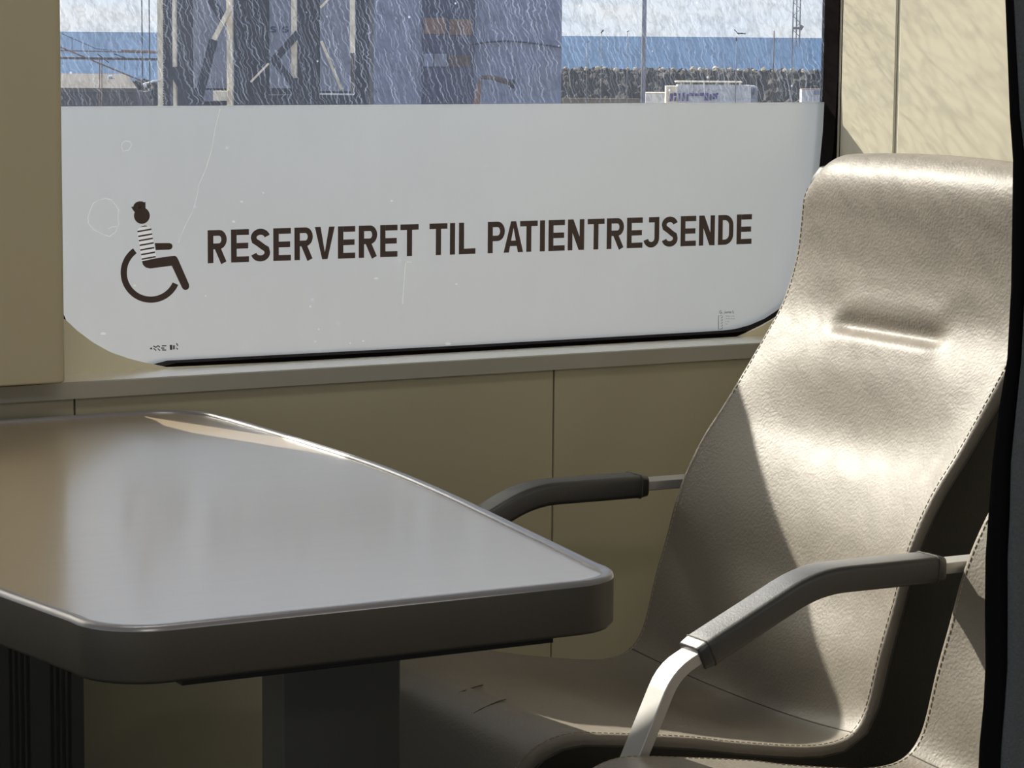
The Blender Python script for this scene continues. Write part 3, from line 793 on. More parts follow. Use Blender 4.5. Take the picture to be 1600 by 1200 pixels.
def make_seat(yc, label):
    root = empty('passenger_seat', (1.75, yc, 0))
    tag(root, label, 'seat', 'leather seats side by side')
    us = []
    inner = [-1 + 2 * k / 40 for k in range(41)]
    e0 = (HW - 0.008) / HW
    us = [-(e0 + (1 - e0) * sin(radians(90 - k * 15))) for k in range(0, 6)] + [v * e0 for v in inner] + [(e0 + (1 - e0) * sin(radians(15 + k * 15))) for k in range(0, 6)]
    rows = []
    for i in range(NS):
        r = [seat_point(i, u, yc) for u in us]
        n = prof_normal(i); n3 = Vector((n.x, 0, n.y))
        r = [r[0] - n3 * 0.004] + r + [r[-1] - n3 * 0.004]
        rows.append(r)
    up = MB().grid(rows).build('upholstery', M['leather'], root, smooth=True, subsurf=1)
    # black side panel / shell: solid behind the leather
    front = []
    for i in range(0, NS, 3):
        p = PROF[i]; n = prof_normal(i); front.append(p - n * 0.0115)
    back = []
    for (x, z) in [(2.085, 1.02), (2.085, .96), (2.078, .88), (2.045, .78), (1.990, .69), (1.945, .60), (1.925, .50), (1.905, .43), (1.86, .385), (1.75, .37), (1.55, .385), (1.42, .395), (1.36, .37), (1.345, .33)]:
        back.append(Vector((x, z)))
    front = [p for p in front if not (p.x > 2.06 and p.y < 1.045)]
    poly = front + back
    hw2 = HW + 0.002
    for sgn in (-1, 1):
        ya = yc + sgn * hw2
        MB().prism([(p.x, ya, p.y) for p in poly], (0, -sgn * 0.016, 0)).build('side_panel', M['shell'], root, bevel=0.002)
    inner_ = [PROF[i] - prof_normal(i) * 0.068 for i in range(3, NS, 3)]
    inner_ = [p for p in inner_ if p.x < 2.03 or p.y < 0.9]
    MB().prism([(p.x, yc - hw2 + 0.016, p.y) for p in inner_ + back[2:-1]], (0, 2 * (hw2 - 0.016), 0)).build('back_shell', M['shell'], root)
    # stitching along both edges
    fine = catmull([(p.x, p.y) for p in PROF[4:ITOP + 3]], 330)
    for sgn in (-1, 1):
        st = MB(); u = sgn * (HW - 0.0085) / HW
        idx = 0.0; pts = []
        for i in range(6, ITOP - 4):
            for f in (0.0, 0.5):
                a = seat_point(i, u, yc); b = seat_point(i + 1, u, yc); pts.append(a.lerp(b, f))
        # arc-length dashes
        acc = 0; on = True; seg = [pts[0]]; 
        for k in range(1, len(pts)):
            a, b = pts[k - 1], pts[k]; d = (b - a).length; t0 = 0.0
            while True:
                need = (0.0048 if on else 0.0026) - acc
                if d - t0 >= need:
                    t0 += need; p = a.lerp(b, t0 / d)
                    if on:
                        n = prof_normal(6 + k // 2); n3 = Vector((n.x, 0, n.y)) * 0.0004
                        seg.append(p); st.tube([seg[0] + n3 * 0.6, seg[-1] + n3 * 0.6], 0.0005, n=4)
                    seg = [p]; on = not on; acc = 0
                else:
                    acc += d - t0; break
        st.build('stitching', M['stitch'], root)
    # welt seam between cushion and back
    sm_ = MB(); pts = []
    for k in range(61):
        u = -0.985 + 1.97 * k / 60; i = IC - 0
        n = prof_normal(i); pts.append(seat_point(i, u, yc) + Vector((n.x, 0, n.y)) * 0.0004)
    sm_.tube(pts, 0.0008, n=6); sm_.build('seat_seam', M['seam'], root)
    # pedestal
    MB().box(1.50, 1.78, yc - 0.17, yc + 0.17, 0.30, 0.385).box(1.56, 1.70, yc - 0.05, yc + 0.05, 0.02, 0.30).box(1.45, 1.82, yc - 0.16, yc + 0.16, 0.0, 0.02).build('pedestal', M['black'], root, bevel=0.004)
    return root

def strap(path, wd, th, yc, mb):
    """flat bar bent in the x-z plane, wide across y"""
    n = len(path); L1 = []; L2 = []
    P2 = [Vector(p) for p in path]
    for i, p in enumerate(P2):
        a = (p - P2[i - 1]).normalized() if i else (P2[1] - P2[0]).normalized()
        b = (P2[i + 1] - p).normalized() if i < n - 1 else a
        t = (a + b).normalized(); nn = Vector((-t.y, t.x)); k = 1 / max(0.5, nn.dot(Vector((-a.y, a.x))))
        L1.append(p + nn * th / 2 * k); L2.append(p - nn * th / 2 * k)
    rows = []
    for i in range(n):
        a, b = L1[i], L2[i]
        rows.append([(a.x, yc - wd / 2, a.y), (a.x, yc + wd / 2, a.y), (b.x, yc + wd / 2, b.y), (b.x, yc - wd / 2, b.y)])
    mb.grid(rows, closed_u=True); k = len(mb.v) - 4 * n
    mb.f.append([k, k + 1, k + 2, k + 3]); mb.f.append([k + 4 * (n - 1) + j for j in (3, 2, 1, 0)])
    return mb
def rounded_path(pts, r, seg=6):
    P2 = [Vector(p) for p in pts]; res = [P2[0]]
    for i in range(1, len(P2) - 1):
        a = (P2[i - 1] - P2[i]).normalized(); b = (P2[i + 1] - P2[i]).normalized()
        p0 = P2[i] + a * r; p1 = P2[i] + b * r
        for k in range(seg + 1):
            t = k / seg; res.append(p0 * (1 - t) ** 2 + P2[i] * 2 * t * (1 - t) + p1 * t * t)
    res.append(P2[-1]); return res
ARM = [(1.935, .650), (1.655, .6515), (1.480, .5715), (1.418, .440), (1.412, .36), (1.50, .345)]
PADP = [(1.822, .6505), (1.655, .6515), (1.508, .584)]
def make_armrest(yc, parent, wd=0.032):
    b = MB(); strap(rounded_path(ARM, 0.022, 5), wd, 0.0125, yc, b)
    bar = b.build('armrest', M['alu'], parent, bevel=0.0015)
    # leather sleeve: rounded-rectangle section swept along the bar
    path = rounded_path(PADP, 0.035, 8); n = len(path)
    full = [path[0] + (path[1] - path[0]) * 0] + path[1:]
    rows = []; sec = []
    W2, T2, rr = 0.0215, 0.0145, 0.0065
    for cx, cz, a0 in ((W2 - rr, T2 - rr, 0), (-(W2 - rr), T2 - rr, 90), (-(W2 - rr), -(T2 - rr), 180), (W2 - rr, -(T2 - rr), 270)):
        for k in range(5):
            a = radians(a0 + k * 22.5); sec.append((cx + rr * cos(a), cz + rr * sin(a)))
    ends = []
    dense = []
    for i in range(n - 1):
        k = max(1, int((path[i + 1] - path[i]).length / 0.012))
        for q in range(k): dense.append(path[i].lerp(path[i + 1], q / k))
    dense.append(path[-1]); n = len(dense)
    for i, p in enumerate(dense):
        t = (dense[min(n - 1, i + 1)] - dense[max(0, i - 1)]).normalized(); nn = Vector((-t.y, t.x))
        if nn.y < 0: nn = -nn
        d = min(i, n - 1 - i); s = 1.0 if d > 0 else 0.90
        w_ = 1.0
        rows.append([(p.x + nn.x * (sz * s), yc + sy * s * w_, p.y + nn.y * (sz * s)) for sy, sz in sec])
    pm = MB().grid(rows, closed_u=True); m_ = len(sec)
    pm.f.append(list(range(m_))); pm.f.append([(n - 1) * m_ + q for q in range(m_)])
    pd = pm.build('armrest_pad', M['pad'], bar, smooth=True, origin=world_loc(parent), subsurf=0)
    pd.modifiers.new('b', 'BEVEL').width = 0.0015
    # welt seam at the sleeve ends
    for i in (1, n - 2):
        sm_ = MB()
        sm_.tube([Vector(q) + (Vector(q) - Vector((dense[i].x, yc, dense[i].y))).normalized() * 0.0002 for q in rows[i]], 0.0009, n=5, closed=True)
        sm_.build('sleeve_seam', M['seam'], bar, origin=world_loc(parent))
    return bar

s1 = make_seat(2.621, 'taupe leather high-back seat beside the window wall, fully in view')
make_armrest(2.918, s1); make_armrest(2.312, s1)
# second seat: copy of the first one
s2 = s1.copy(); COL.objects.link(s2); s2.location = s1.location + Vector((0.0, -0.572, 0.0))
s2['label'] = 'taupe leather seat nearest the curtain, only a strip of its back and cushion corner showing'
for ch in list(s1.children):
    if ch.name.startswith('armrest'): continue
    c = ch.copy(); COL.objects.link(c); c.parent = s2
# dark cracks worn into the first cushion
ck = MB()
def on_seat(px, py):
    d = ray(px, py); best = None
    for k in range(400):
        t = 2.6 + k * 0.004; p = CAM + d * t
        if not (2.38 < p.y < 2.86 and 1.30 < p.x < 1.8): continue
        i = min((j for j in range(8, IC)), key=lambda j: abs(PROF[j].x - p.x) + (0 if PROF[j].y > 0.43 else 1))
        q = seat_point(i, (p.y - 2.621) / HW, 2.621)
        if p.z <= q.z + 0.0006: return Vector((p.x, p.y, q.z + 0.0004))
    return None
for ln in ([(698, 1092), (712, 1084), (726, 1079), (742, 1074), (754, 1071)], [(740, 1116), (752, 1108), (768, 1100), (780, 1096), (790, 1093)], [(738, 1118), (728, 1126)]):
    pts = [on_seat(*p) for p in ln]; pts = [p for p in pts if p]
    if len(pts) > 1: ck.tube(pts, 0.0007, n=5)
if ck.v: ck.build('leather_crack', M['seam'], s1)

# ------------------------------------------------------------------ dark curtain at the aisle
cur = empty('curtain', (1.45, 1.62, 0.1)); tag(cur, 'charcoal fabric curtain with its shaded fold coloured black, hanging at the right edge', 'curtain')
edge_px = [(1571, -60), (1572, 0), (1576, 100), (1579, 180), (1584, 250), (1583, 330), (1581, 450), (1575, 560), (1562, 640), (1552, 720), (1546, 800), (1541, 870), (1540, 960), (1541, 1040), (1538, 1100), (1532, 1160), (1527, 1260)]
ex = [on_y(px, py, 1.62) for px, py in edge_px]
ex = [Vector((ex[0].x, 1.62, 2.18)), Vector((ex[0].x, 1.62, 1.6))] + ex + [Vector((ex[-1].x, 1.62, 0.05))]
fold_w = [.002, .002, .002, .002, .002, .002, .003, .003, .003, .003, .005, .006, .008, .009, .010, .010, .010, .011, .012, .012]
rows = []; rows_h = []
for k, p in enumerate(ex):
    hw_ = fold_w[min(k, len(fold_w) - 1)]
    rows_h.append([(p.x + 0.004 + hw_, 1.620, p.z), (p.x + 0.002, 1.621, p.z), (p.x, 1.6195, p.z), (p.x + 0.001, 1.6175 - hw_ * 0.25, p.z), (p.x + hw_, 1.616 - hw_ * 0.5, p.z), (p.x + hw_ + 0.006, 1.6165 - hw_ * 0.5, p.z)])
    r = []
    for j in range(40):
        t = j / 39; x = p.x + hw_ + 0.0005 + t * 0.42
        r.append((x, 1.6150 - hw_ * 0.5 - 0.012 * t - 0.022 * sin(t * 20 + 0.5) * sm(0, .3, t) + 0.006 * sin(p.z * 5 + t * 3), p.z))
    rows.append(r)
MB().grid(rows_h).build('shaded_fold', M['foldshade'], cur, smooth=True, solid=0.002)  # black strip: shade on the left fold put into the colour
MB().grid(rows).build('cloth_panel', M['cloth'], cur, smooth=True, solid=0.002)
MB().tube([(1.25, 1.615, 2.185), (1.90, 1.615, 2.185)], 0.012, n=10).build('curtain_rail', M['alu'], cur, smooth=True)

# ------------------------------------------------------------------ out of doors
def flat(name, col, rough=0.9, n=0.15, s=1.0, bump=0): return pbr(name, col, rough, noise_amt=n, noise_scale=s, bump=bump, bump_scale=s * 3)
O = {}
O['quay'] = flat('quay_asphalt', rgb(118, 108, 92), n=0.2, s=0.1)
O['rock'] = pbr('armour_stone', rgb(58, 54, 50), 0.95, noise_amt=0.9, noise_scale=1.2)
O['boulder'] = flat('sunlit_boulder', rgb(180, 168, 148), n=0.3, s=0.8)  # pale tone holds the sunlight caught by the crest stones
O['white'] = flat('white_paint', rgb(205, 207, 212), 0.5, n=0.05)
O['cream'] = flat('cream_steel', rgb(240, 228, 204), 0.6, n=0.06)
O['navy'] = flat('navy_steel', rgb(34, 38, 58), 0.6, n=0.2, s=0.6)
O['panel'] = flat('grey_blue_cladding', rgb(134, 140, 160), 0.6, n=0.12, s=0.5)
O['panel2'] = flat('grey_blue_cladding_light', rgb(130, 138, 164), 0.6, n=0.1, s=0.6)
O['glassdark'] = pbr('dark_glazing', rgb(52, 60, 92), 0.2, spec=0.6, noise_amt=0.3, noise_scale=1.5)
O['brown'] = flat('brown_steel', rgb(92, 76, 70), 0.7, n=0.2)
O['rust'] = flat('rusty_gangway', rgb(128, 100, 88), 0.8, n=0.3, s=2)
O['roof'] = flat('fibre_roof', rgb(98, 92, 84), 0.9, n=0.12, s=0.4)
O['shed'] = flat('dark_shed_wall', rgb(84, 80, 82), 0.9, n=0.3, s=0.6)
O['dark'] = flat('dark_line', rgb(30, 34, 50), 0.7, n=0.05)
O['grey'] = flat('galvanised_grey', rgb(120, 124, 132), 0.6, n=0.06)
O['purple'] = flat('purple_print', rgb(78, 70, 130), 0.7, n=0.1)
O['red'] = flat('red_print', rgb(170, 120, 126), 0.7, n=0.1)
O['blueprint'] = flat('blue_print', rgb(38, 46, 92), 0.7, n=0.1)

def sea_mat():
    mt = bpy.data.materials.new('sea_water'); mt.use_nodes = True
    nt, N, L = NT(mt); o = N.new('ShaderNodeOutputMaterial'); b = N.new('ShaderNodeBsdfPrincipled'); L.new(b.outputs[0], o.inputs[0])
    tc = N.new('ShaderNodeTexCoord'); mp = N.new('ShaderNodeMapping'); mp.inputs['Scale'].default_value = (0.10, 0.012, 1)
    mp.inputs['Rotation'].default_value = (0, 0, radians(29))
    nz = N.new('ShaderNodeTexNoise'); nz.inputs['Scale'].default_value = 1; nz.inputs['Detail'].default_value = 6
    L.new(tc.outputs['Object'], mp.inputs[0]); L.new(mp.outputs[0], nz.inputs['Vector'])
    r = N.new('ShaderNodeValToRGB'); r.color_ramp.elements[0].position = 0.35; r.color_ramp.elements[1].position = 0.7
    r.color_ramp.elements[0].color = (0.020, 0.062, 0.140, 1); r.color_ramp.elements[1].color = (0.040, 0.095, 0.180, 1)
    L.new(nz.outputs[0], r.inputs[0]); L.new(r.outputs[0], b.inputs['Base Color'])
    b.inputs['Roughness'].default_value = 0.75; b.inputs['Specular IOR Level'].default_value = 0.12
    return mt
O['sea'] = sea_mat()
F2 = Vector((sin(TH), cos(TH), 0)); R2 = Vector((cos(TH), -sin(TH), 0))
def gp(lat, D, z): v = R2 * lat + F2 * D; return Vector((v.x, v.y, z))
QZ = -8.0
MB().add([gp(-26000, 20, -12.2), gp(26000, 20, -12.2), gp(26000, 45000, -12.2), gp(-26000, 45000, -12.2)], [(0, 1, 2, 3)]).build('sea', O['sea'], origin=(0, 0, -12.2))
tag(bpy.data.objects['sea'], 'blue sea stretching to the horizon beyond the breakwater', 'sea', kind='stuff')
qm = MB(); qm.add([gp(-80, 9, QZ), gp(120, 9, QZ), gp(120, 345, QZ), gp(-80, 345, QZ)], [(0, 1, 2, 3)])
struct(qm.build('ground', O['quay'], origin=(0, 0, QZ)))

# breakwater: one heap of armour stone, the crest boulders one by one
crest = 1.22 - 52 / FPX * 330
rows = []
for i in range(520):
    lat = -52 + i * 0.195
    lat_px = 800 + lat / 330 * FPX
    ch = crest if lat_px > 420 else crest - 1.9
    r = []
    for j in range(26):
        t = j / 25; D = 324 + t * 12
        z = QZ - 0.3 + (ch - QZ) * min(1, t * 1.5)
        nn = noise.noise(Vector((lat * 0.9, D * 0.9, 0))) * 0.7 + noise.noise(Vector((lat * 2.3, D * 2.3, 4))) * 0.4
        vd = noise.voronoi(Vector((lat * 0.75, D * 1.1, z * 0.75)))[0][0]; k_ = 1.3 * (0.55 - vd)
        r.append(gp(lat, D + nn - k_ * 0.9, z + nn * 0.5 + k_ * 0.8))
    rows.append(r)
bw = MB().grid(rows).build('breakwater', O['rock'], origin=gp(0, 330, QZ))
tag(bw, 'long dark rubble breakwater between the quay and the sea', 'breakwater', kind='stuff')
random.seed(5)
def boulder_mesh(r, seed):
    bm = bmesh.new(); bmesh.ops.create_icosphere(bm, subdivisions=2, radius=r)
    for v in bm.verts:
        v.co *= 0.8 + 0.45 * noise.noise(v.co / r * 1.3 + Vector((seed, 0, 0)))
        v.co.z *= 0.75
    me = bpy.data.meshes.new('boulder'); bm.to_mesh(me); bm.free(); me.materials.append(O['boulder']); return me
bmeshes = [boulder_mesh(0.34, k * 3.7) for k in range(5)]
px = 884
while px < 1296:
    D = 331; o = bpy.data.objects.new('boulder', bmeshes[random.randrange(5)]); COL.objects.link(o)
    py = 106.8 + (px - 878) * 0.006 + random.uniform(-1.0, 2.0)
    p = far(px, py, D); o.location = p; s = random.uniform(0.6, 1.5); o.scale = (s * random.uniform(.9, 1.3), s * random.uniform(.9, 1.2), s * 1.1)
    o.rotation_euler = (0, 0, random.uniform(0, 6))
    tag(o, 'boulder on the crest of the breakwater, sunlight put into its pale colour', 'boulder', 'crest boulders of the breakwater')
    px += random.uniform(9.5, 19)

# ---- lorry trailer and smaller vehicles
def vbox(px0, px1, pyt, D, zb, depth, mat, name, parent, taper=0):
    a = far(px0, pyt, D); b = far(px1, pyt, D)
    z1 = a.z; la = (a - CAM).dot(R2); lb = (b - CAM).dot(R2)
    vs = []
    for lat, dd in ((la, 0), (lb, 0), (lb, depth), (la, depth)):
        for z in (zb, z1): vs.append(gp(lat, D + dd, z))
    return MB().add(vs, [(0, 2, 3, 1), (2, 4, 5, 3), (4, 6, 7, 5), (6, 0, 1, 7), (1, 3, 5, 7), (0, 6, 4, 2)]).build(name, mat, parent)
def fpoly(mb, pts, D): mb.add([far(x, y, D) for x, y in pts], [tuple(range(len(pts)))])
D = 285
tr = empty('lorry_trailer', gp((far(1110, 150, D) - CAM).dot(R2), D, QZ)); tag(tr, 'long white lorry trailer with purple lettering parked before the breakwater', 'lorry')
vbox(1059, 1174, 132.5, D, QZ + 1.1, 2.6, O['white'], 'trailer_body', tr)
vbox(1056, 1160, 126.6, D + 0.3, far(1100, 129.2, D).z, 2.2, O['cream'], 'raised_roof', tr)
vbox(1041, 1059, 134.5, D - 0.1, QZ + 1.1, 2.5, O['cream'], 'front_bulkhead', tr)
pw = MB()
for x in (1063, 1078, 1099, 1118, 1137, 1155):
    pw = MB(); fpoly(pw, [(x, 129), (x + 2, 129), (x + 2, 132.6), (x, 132.6)], D + 0.1); pw.build('roof_post', O['cream'], tr)
pl = MB()
for x0, x1, y0, y1 in ((1047, 1052, 146, 158), (1053, 1058, 145, 150), (1054, 1057, 152, 158), (1060, 1063, 146, 158), (1066, 1070, 145, 158), (1073, 1076, 147, 158), (1077, 1085, 145, 150), (1086, 1093, 146, 150), (1094, 1100, 145, 150), (1101, 1107, 145, 157), (1109, 1112, 147, 157), (1114, 1121, 146, 155), (1119, 1123, 145, 148)):
    fpoly(pl, [(x0, y0), (x1, y0), (x1 - 0.8, y1), (x0 - 0.8, y1)], D - 0.25)
pl.build('purple_lettering', O['purple'], tr)
pl = MB()
for a, b, c, d in ((1081, 145, 1084, 141), (1084, 141, 1087, 140), (1087, 140, 1091, 144.4), (1091, 144.4, 1094, 140), (1094, 140, 1104, 143.6), (1104, 143.6, 1107, 139), (1107, 139, 1117, 143.8), (1117, 143.8, 1120, 140), (1120, 140, 1128, 143)):
    fpoly(pl, [(a, b), (c, d), (c + 1, d), (a + 1, b)], D - 0.26)
pl.build('red_script', O['red'], tr)
for x in (1120, 1127, 1134, 1060):
    c = far(x, 160, D - 0.1); MB().tube([Vector((c.x, c.y, QZ + 0.5)), Vector((c.x, c.y, QZ + 0.5)) + F2 * 2.4], 0.5, n=16).build('wheel', O['dark'], tr)
cabt = empty('lorry_cab', gp((far(1180, 150, D) - CAM).dot(R2), D, QZ)); tag(cabt, 'grey lorry cab coupled at the right end of the lettered trailer', 'lorry')
vbox(1175, 1184, 136, D, QZ + 0.9, 2.4, O['panel'], 'cab_body', cabt)
vbox(1176, 1181, 138.2, D - 0.1, far(1170, 148, D).z, 0.1, O['glassdark'], 'cab_window', cabt)
vbox(1175, 1180, 133.6, D, far(1170, 136, D).z, 1.5, O['white'], 'roof_deflector', cabt)
for x in (1178, 1182.5):
    c = far(x, 160, D - 0.45); MB().tube([Vector((c.x, c.y, QZ + 0.5)), Vector((c.x, c.y, QZ + 0.5)) + F2 * 2.2], 0.5, n=16).build('wheel', O['dark'], cabt)
D = 290
bx = empty('box_container', gp((far(990, 150, D) - CAM).dot(R2), D, QZ)); tag(bx, 'low white container standing left of the lettered trailer', 'container')
vbox(1009, 1043, 145.3, D, QZ, 2.5, O['white'], 'container_body', bx)
vbox(1008, 1044, 144.6, D - 0.1, far(1020, 145.3, D).z, 2.7, O['cream'], 'container_lid', bx)
wd_ = vbox(880, 1000, 153.2, 303, QZ, 1.0, O['quay'], 'low_wall', None); tag(wd_, 'low sand-coloured wall at the foot of the breakwater', 'wall')
D = 280
vn = empty('delivery_van', gp((far(1275, 150, D) - CAM).dot(R2), D, QZ)); tag(vn, 'white van cut off by the black right window gasket', 'van')
vbox(1253, 1320, 140, D, QZ + 0.6, 2.2, O['white'], 'van_body', vn)
vbox(1253, 1320, 138.8, D + 0.2, far(1260, 140, D).z, 2.0, O['rust'], 'roof_rack', vn)
vbox(1272, 1320, 141, D - 0.1, far(1260, 147.5, D).z, 0.2, O['panel'], 'side_window', vn)
for x in (1262, 1300):
    c = far(x, 160, D - 0.05); MB().tube([Vector((c.x, c.y, QZ + 0.4)), Vector((c.x, c.y, QZ + 0.4)) + F2 * 2.2], 0.4, n=16).build('wheel', O['dark'], vn)

# ---- lamp posts and masts
def pole(name, px, pyt, D, wpx, mat, label, cat, lamp=None, group=None):
    a = far(px, pyt, D); r = wpx / FPX * D / 2
    e = empty(name, (a.x, a.y, QZ)); tag(e, label, cat, group)
    MB().tube([(a.x, a.y, QZ), (a.x, a.y, a.z)], r, n=8).build('pole', mat, e, smooth=True)
    if lamp:
        lb_ = MB()
        for x0, y0, x1, y1, th in lamp:
            lb_.tube([far(x0, y0, D), far(x1, y1, D)], th / FPX * D / 2, n=6)
        lb_.build('lamp_head', O['dark'], e)
    return e
pole('lamp_post', 940, 51, 300, 1.2, O['grey'], 'thin lamp post with one small head, left of the tall white mast', 'lamp post', [(939, 52, 943, 46, 2.0), (940, 50, 944, 48, 1.6)])
pole('lamp_post', 980.5, 50, 300, 1.1, O['grey'], 'thin lamp post with tiny head close beside the tall white mast', 'lamp post', [(979.5, 50, 983, 48, 1.5)])
pole('lamp_post', 1151, 56, 260, 1.2, O['grey'], 'lamp post with two spread arms rising above the lorry trailer', 'lamp post', [(1147, 46, 1155, 54, 1.4), (1152, 52, 1165, 52.5, 2.4), (1150, 59, 1151, 64, 2.2)])
pole('antenna_pole', 1209.5, 48, 270, 1.8, O['brown'], 'bare dark pole between the two-armed lamp post and the lattice mast', 'pole')
pole('antenna_pole', 917, 66, 290, 0.9, O['grey'], 'short thin pole nearest the grey tower, first of the twin pair', 'pole', [(917, 66, 921, 65, 1.0)])
pole('antenna_pole', 920, 66, 292, 0.7, O['brown'], 'short thin brown pole, second of the twin pair by the grey tower', 'pole')
e = empty('flag_mast', (far(1004, 150, 120).x, far(1004, 150, 120).y, QZ)); tag(e, 'tall white mast with dark right side crossing the whole clear pane', 'mast')
for x, wp, mt, nm in ((1002.0, 1.8, O['white'], 'white_pipe'), (1005.6, 5.6, O['panel'], 'mast_body')):
    b_ = far(x, 150, 120); MB().tube([(b_.x, b_.y, QZ), (b_.x, b_.y, 14)], wp / FPX * 120 / 2, n=10).build(nm, mt, e, smooth=True)
e = empty('lattice_mast', (far(1243, 100, 300).x, far(1243, 100, 300).y, QZ)); tag(e, 'slender steel lattice mast near the right window edge', 'mast')
lm = MB(); zs = QZ
A_ = [far(1238.5, 60, 300), far(1249.5, 60, 300), far(1244, 60, 300.8)]
for p in A_: lm.tube([(p.x, p.y, QZ + (0 if p is A_[0] else 8.2)), (p.x, p.y, 16)], 0.07, n=5)
z = 0.5; s = 0
while z < 15:
    a, b = A_[s % 2], A_[(s + 1) % 2]; lm.tube([(a.x, a.y, z), (b.x, b.y, z + 0.75)], 0.035, n=4); z += 0.75; s += 1
lm.build('lattice', O['grey'], e)
an = MB(); an.tube([far(1238, 44, 300), far(1252, 44, 300)], 0.16, n=6); an.tube([far(1250, 46, 300), far(1254, 40, 300)], 0.22, n=6)
an.build('antenna', O['grey'], e)

# ---- grey gangway tower and steel lift frame
D = 92
tw = empty('terminal_tower', gp((far(727, 100, D) - CAM).dot(R2), D, QZ)); tag(tw, 'broad plain grey-blue tower building filling the middle of the clear glass', 'building')
lat0 = (far(548, 80, D) - CAM).dot(R2); lat1 = (far(877.5, 80, D) - CAM).dot(R2)
def tbox(l0, l1, D0, D1, z0, z1, mat, name, parent):
    vs = []
    for lat, dd in ((l0, D0), (l1, D0), (l1, D1), (l0, D1)):
        for z in (z0, z1): vs.append(gp(lat, dd, z))
    return MB().add(vs, [(0, 2, 3, 1), (2, 4, 5, 3), (4, 6, 7, 5), (6, 0, 1, 7), (1, 3, 5, 7), (0, 6, 4, 2)]).build(name, mat, parent)
tbox(lat0, lat1, D, D + 6, QZ, 9, O['panel2'], 'tower_wall', tw)
def lat(px, dd=0.0): return (far(px, 80, D + dd) - CAM).dot(R2) 
def zz(py): return far(700, py, D).z
tbox(lat(659), lat(742), D - 0.12, D, QZ, 9, O['glassdark'], 'glazed_shaft', tw)
for x0, x1, y0, y1, mt in ((663, 697, 28, 53, 'rust'), (702, 737, 30, 54, 'rust'), (663, 677, 84, 104, 'panel2'), (679, 698, 84, 104, 'panel'), (701, 736, 86, 104, 'brown')):  # colour patches imitating the saloon's reflection, set on the glazing
    tbox(lat(x0), lat(x1), D - 0.16, D - 0.12, zz(y1), zz(y0), O[mt], 'reflection_patch', tw)
rl = MB(); pts = [(735, 70), (760, 66), (790, 64), (820, 66), (850, 70), (876, 74)]
rl.tube([far(x, y, D - 0.1) for x, y in pts], 0.03, n=6); rl.build('cable', O['navy'], tw)

D = 60
fr = empty('lift_frame', gp((far(410, 100, D) - CAM).dot(R2), D, QZ)); tag(fr, 'dark steel lift tower with cream columns and diagonal braces', 'steel tower')
tbox(lat(258, 1.5), lat(577, 1.5), D + 1.5, D + 3.5, QZ, 9, O['navy'], 'dark_cladding', fr)
for x0, x1, yb in ((302, 355, 143), (421, 455, 142), (500, 548, 146)):
    tbox(lat(x0, 1.42), lat(x1, 1.42), D + 1.42, D + 1.5, zz(yb), 9, O['panel'], 'grey_panel', fr)
tbox(lat(318, 1.4), lat(345, 1.4), D + 1.36, D + 1.46, zz(164), zz(146), O['panel2'], 'grey_panel', fr)
def col(px0, px1, y0=None, y1=None, mt='cream', dd=0.0, nm='column'):
    return tbox(lat(px0), lat(px1), D + dd, D + dd + 0.25, zz(y1) if y1 else QZ, zz(y0) if y0 is not None else 9, O[mt], nm, fr)
col(246, 255); col(269.5, 274.5, None, 108); col(270, 274.5, 122, None); col(354, 363); col(455, 463, None, 124); col(546.5, 554, None, 84); col(548, 554, 84, 146, 'brown')
tm = MB()
for k in range(60):
    y = -60 + k * 4.0; a = far(256, y, D); tm.obox(far(255, y, D - 0.02), far(258, y, D - 0.02), 0.05, 0.028)
tm.build('rack_teeth', O['dark'], fr)
col(256.5, 262, None, None, 'navy', 0.1)
def brace(x0, y0, x1, y1, wpx, mt, dd=0.0):
    MB().obox(far(x0, y0, D + dd), far(x1, y1, D + dd), 0.12, wpx / FPX * D, up=(0, 0, 1) if abs(x1 - x0) > 3 else tuple(R2)).build('brace', O[mt], fr)
brace(362, 8, 334, 62, 7, 'cream', -0.1); brace(334, 62, 306, 170, 13, 'navy', -0.1)
brace(320, -16, 352, 36, 12, 'navy', 0.2)
brace(466, 52, 428, 94, 11, 'navy', -0.15); brace(426, 92, 468, 142, 11, 'navy', -0.15); brace(392, 128, 420, 99, 3.0, 'cream', -0.2)
brace(502, 64, 534, 140, 4, 'cream', 0.3); brace(501, 12, 516, -4, 3.5, 'cream', 0.3)
brace(500, 146.5, 553, 147.5, 2.6, 'white', 0.1); brace(272, 113, 306, 172, 13, 'navy', -0.05)
brace(420, 148, 455, 148, 1.5, 'grey', 0.2); brace(246, 81, 190, 79, 3, 'rust', 0.4)
tbox(lat(334), lat(357), D - 0.2, D + 0.1, zz(160), zz(145), O['cream'], 'junction_box', fr)
sg = MB()
LYk = LY
def glyph_far(ch, x0, x1, y0, y1, Dd):
    g = MB(); old = None
    glyph(g, ch, 0, 1, 0, 1.0, 0.22)
    a = far(x0, y1, Dd); b = far(x1, y1, Dd); t = far(x0, y0, Dd)
    vs = [a + (b - a) * p.x + (t - a) * p.z for p in g.v]
    sg.add(vs, g.f)
glyph_far('S', 422, 432, 41, 51, D + 1.40); glyph_far('I', 434, 439, 41, 51, D + 1.40); glyph_far('S', 441, 451, 41, 51, D + 1.40)
sg.build('blue_lettering', O['blueprint'], fr)

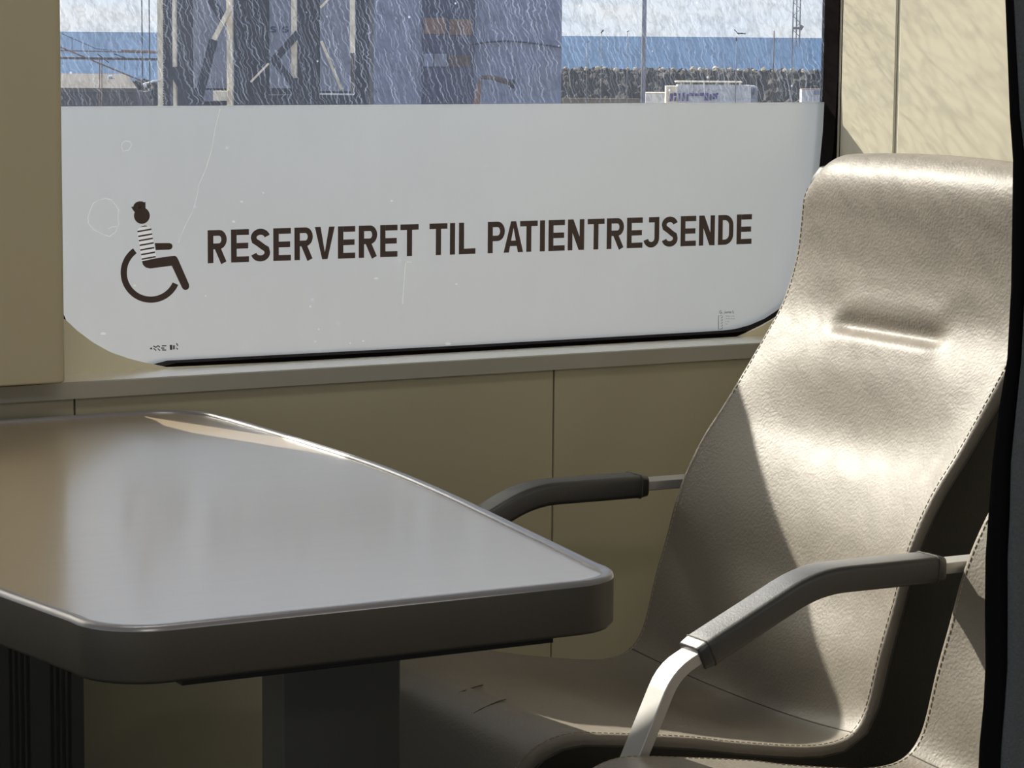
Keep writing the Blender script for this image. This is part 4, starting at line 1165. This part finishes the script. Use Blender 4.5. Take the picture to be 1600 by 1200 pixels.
# ---- left: wires, gangway, shed, lamp
D = 56
for px, lb_ in ((222, 'dark vertical wire rope farther from the steel lift tower'), (233.5, 'dark vertical wire rope closer to the steel lift tower')):
    a = far(px, 60, D); c = MB().tube([(a.x, a.y, QZ), (a.x, a.y, 9)], 0.012, n=6).build('wire_rope', O['dark'], origin=(a.x, a.y, QZ)); tag(c, lb_, 'rope')
D = 64
gw = empty('gangway', far(170, 95, D)); tag(gw, 'rusty brown pipe gangway with sloping handrail in front of the sea', 'gangway')
def bars(lst, nm, mt):
    for x0, y0, x1, y1, th in lst:
        mb = MB(); mb.tube([far(x0, y0, D), far(x1, y1, D)], th / FPX * D / 2, n=6)
        mb.build(nm, O[mt], gw)
bars([(60, 90, 256, 93, 4.2)], 'deck_beam', 'brown')
bars([(60, 78, 256, 83, 2.0)], 'upper_pipe', 'rust'); bars([(95, 74, 242, 135, 2.6)], 'sloping_beam', 'rust')
bars([(95, 52, 150, 76, 1.0), (150, 76, 175, 79, 1.0)], 'handrail', 'dark')
bars([(155.5, 92, 155.5, 200, 1.6), (159, 92, 159, 200, 1.4)], 'support_leg', 'rust')
bars([(112.5, 58, 112.5, 78, .8), (138, 69, 138, 78, .8), (178, 84, 200, 92, 1.6), (152, 84, 170, 98, 1.6), (214, 100, 214, 118, .7), (195, 94, 195, 110, .7)], 'stanchion', 'dark')
D = 80
shd = empty('harbour_shed', gp(lat(120), D, QZ)); tag(shd, 'low shed with flat grey-brown roof below the gangway', 'building')
rf = MB(); r4 = [far(40, 114.5, D), far(199, 115.5, D), far(214, 138, D - 3), far(40, 137, D - 3)]
rf.prism(r4, (0, 0, -0.12)); rf.build('roof', O['roof'], shd)
a, b = r4[3], r4[2]
wl_ = MB(); back = F2 * 3
zlo = QZ
vs = [Vector((a.x, a.y, zlo)), Vector((b.x, b.y, zlo)), b - Vector((0, 0, 0.13)), a - Vector((0, 0, 0.13))]
vs += [v + F2 * 2.9 for v in vs]
wl_.add(vs, [(0, 1, 2, 3), (5, 4, 7, 6), (1, 5, 6, 2), (4, 0, 3, 7), (0, 4, 5, 1), (3, 2, 6, 7)]).build('shed_wall', O['shed'], shd)
vt = far(169, 121, D - 1.0); MB().tube([vt, vt + Vector((0.12, 0, 0.02))], 0.05, n=8).build('roof_vent', O['white'], shd)
D = 58
gl_ = empty('quay_lamp', gp(lat(250), D, QZ)); tag(gl_, 'small white gooseneck lamp fixed to the cream rack column', 'lamp')
MB().tube([far(251, 126, D), far(240, 127, D), far(228, 131, D)], 0.022, n=8).build('lamp_arm', O['white'], gl_, smooth=True)
MB().tube([far(229, 130, D), far(224, 135, D)], [0.03, 0.055], n=10).build('lamp_shade', O['white'], gl_, smooth=True)
D = 55
ar = empty('fender_arm', gp(lat(747), D, QZ)); tag(ar, 'bent brown steel arm with dark round end in front of the grey tower', 'arm')
MB().tube([far(744, 175, D), far(746, 152, D), far(750, 125, D)], [5.5 / FPX * D, 5 / FPX * D, 3.5 / FPX * D], n=8).build('upright', O['rust'], ar, smooth=True)
MB().tube([far(750, 121, D), far(768, 121, D), far(790, 127, D), far(801, 131, D)], [2.5 / FPX * D, 4 / FPX * D, 4.5 / FPX * D, 5 / FPX * D], n=8).build('boom', O['brown'], ar, smooth=True)
MB().tube([far(796, 131, D), far(804, 131.5, D)], 7 / FPX * D, n=12).build('round_end', O['dark'], ar, smooth=True)
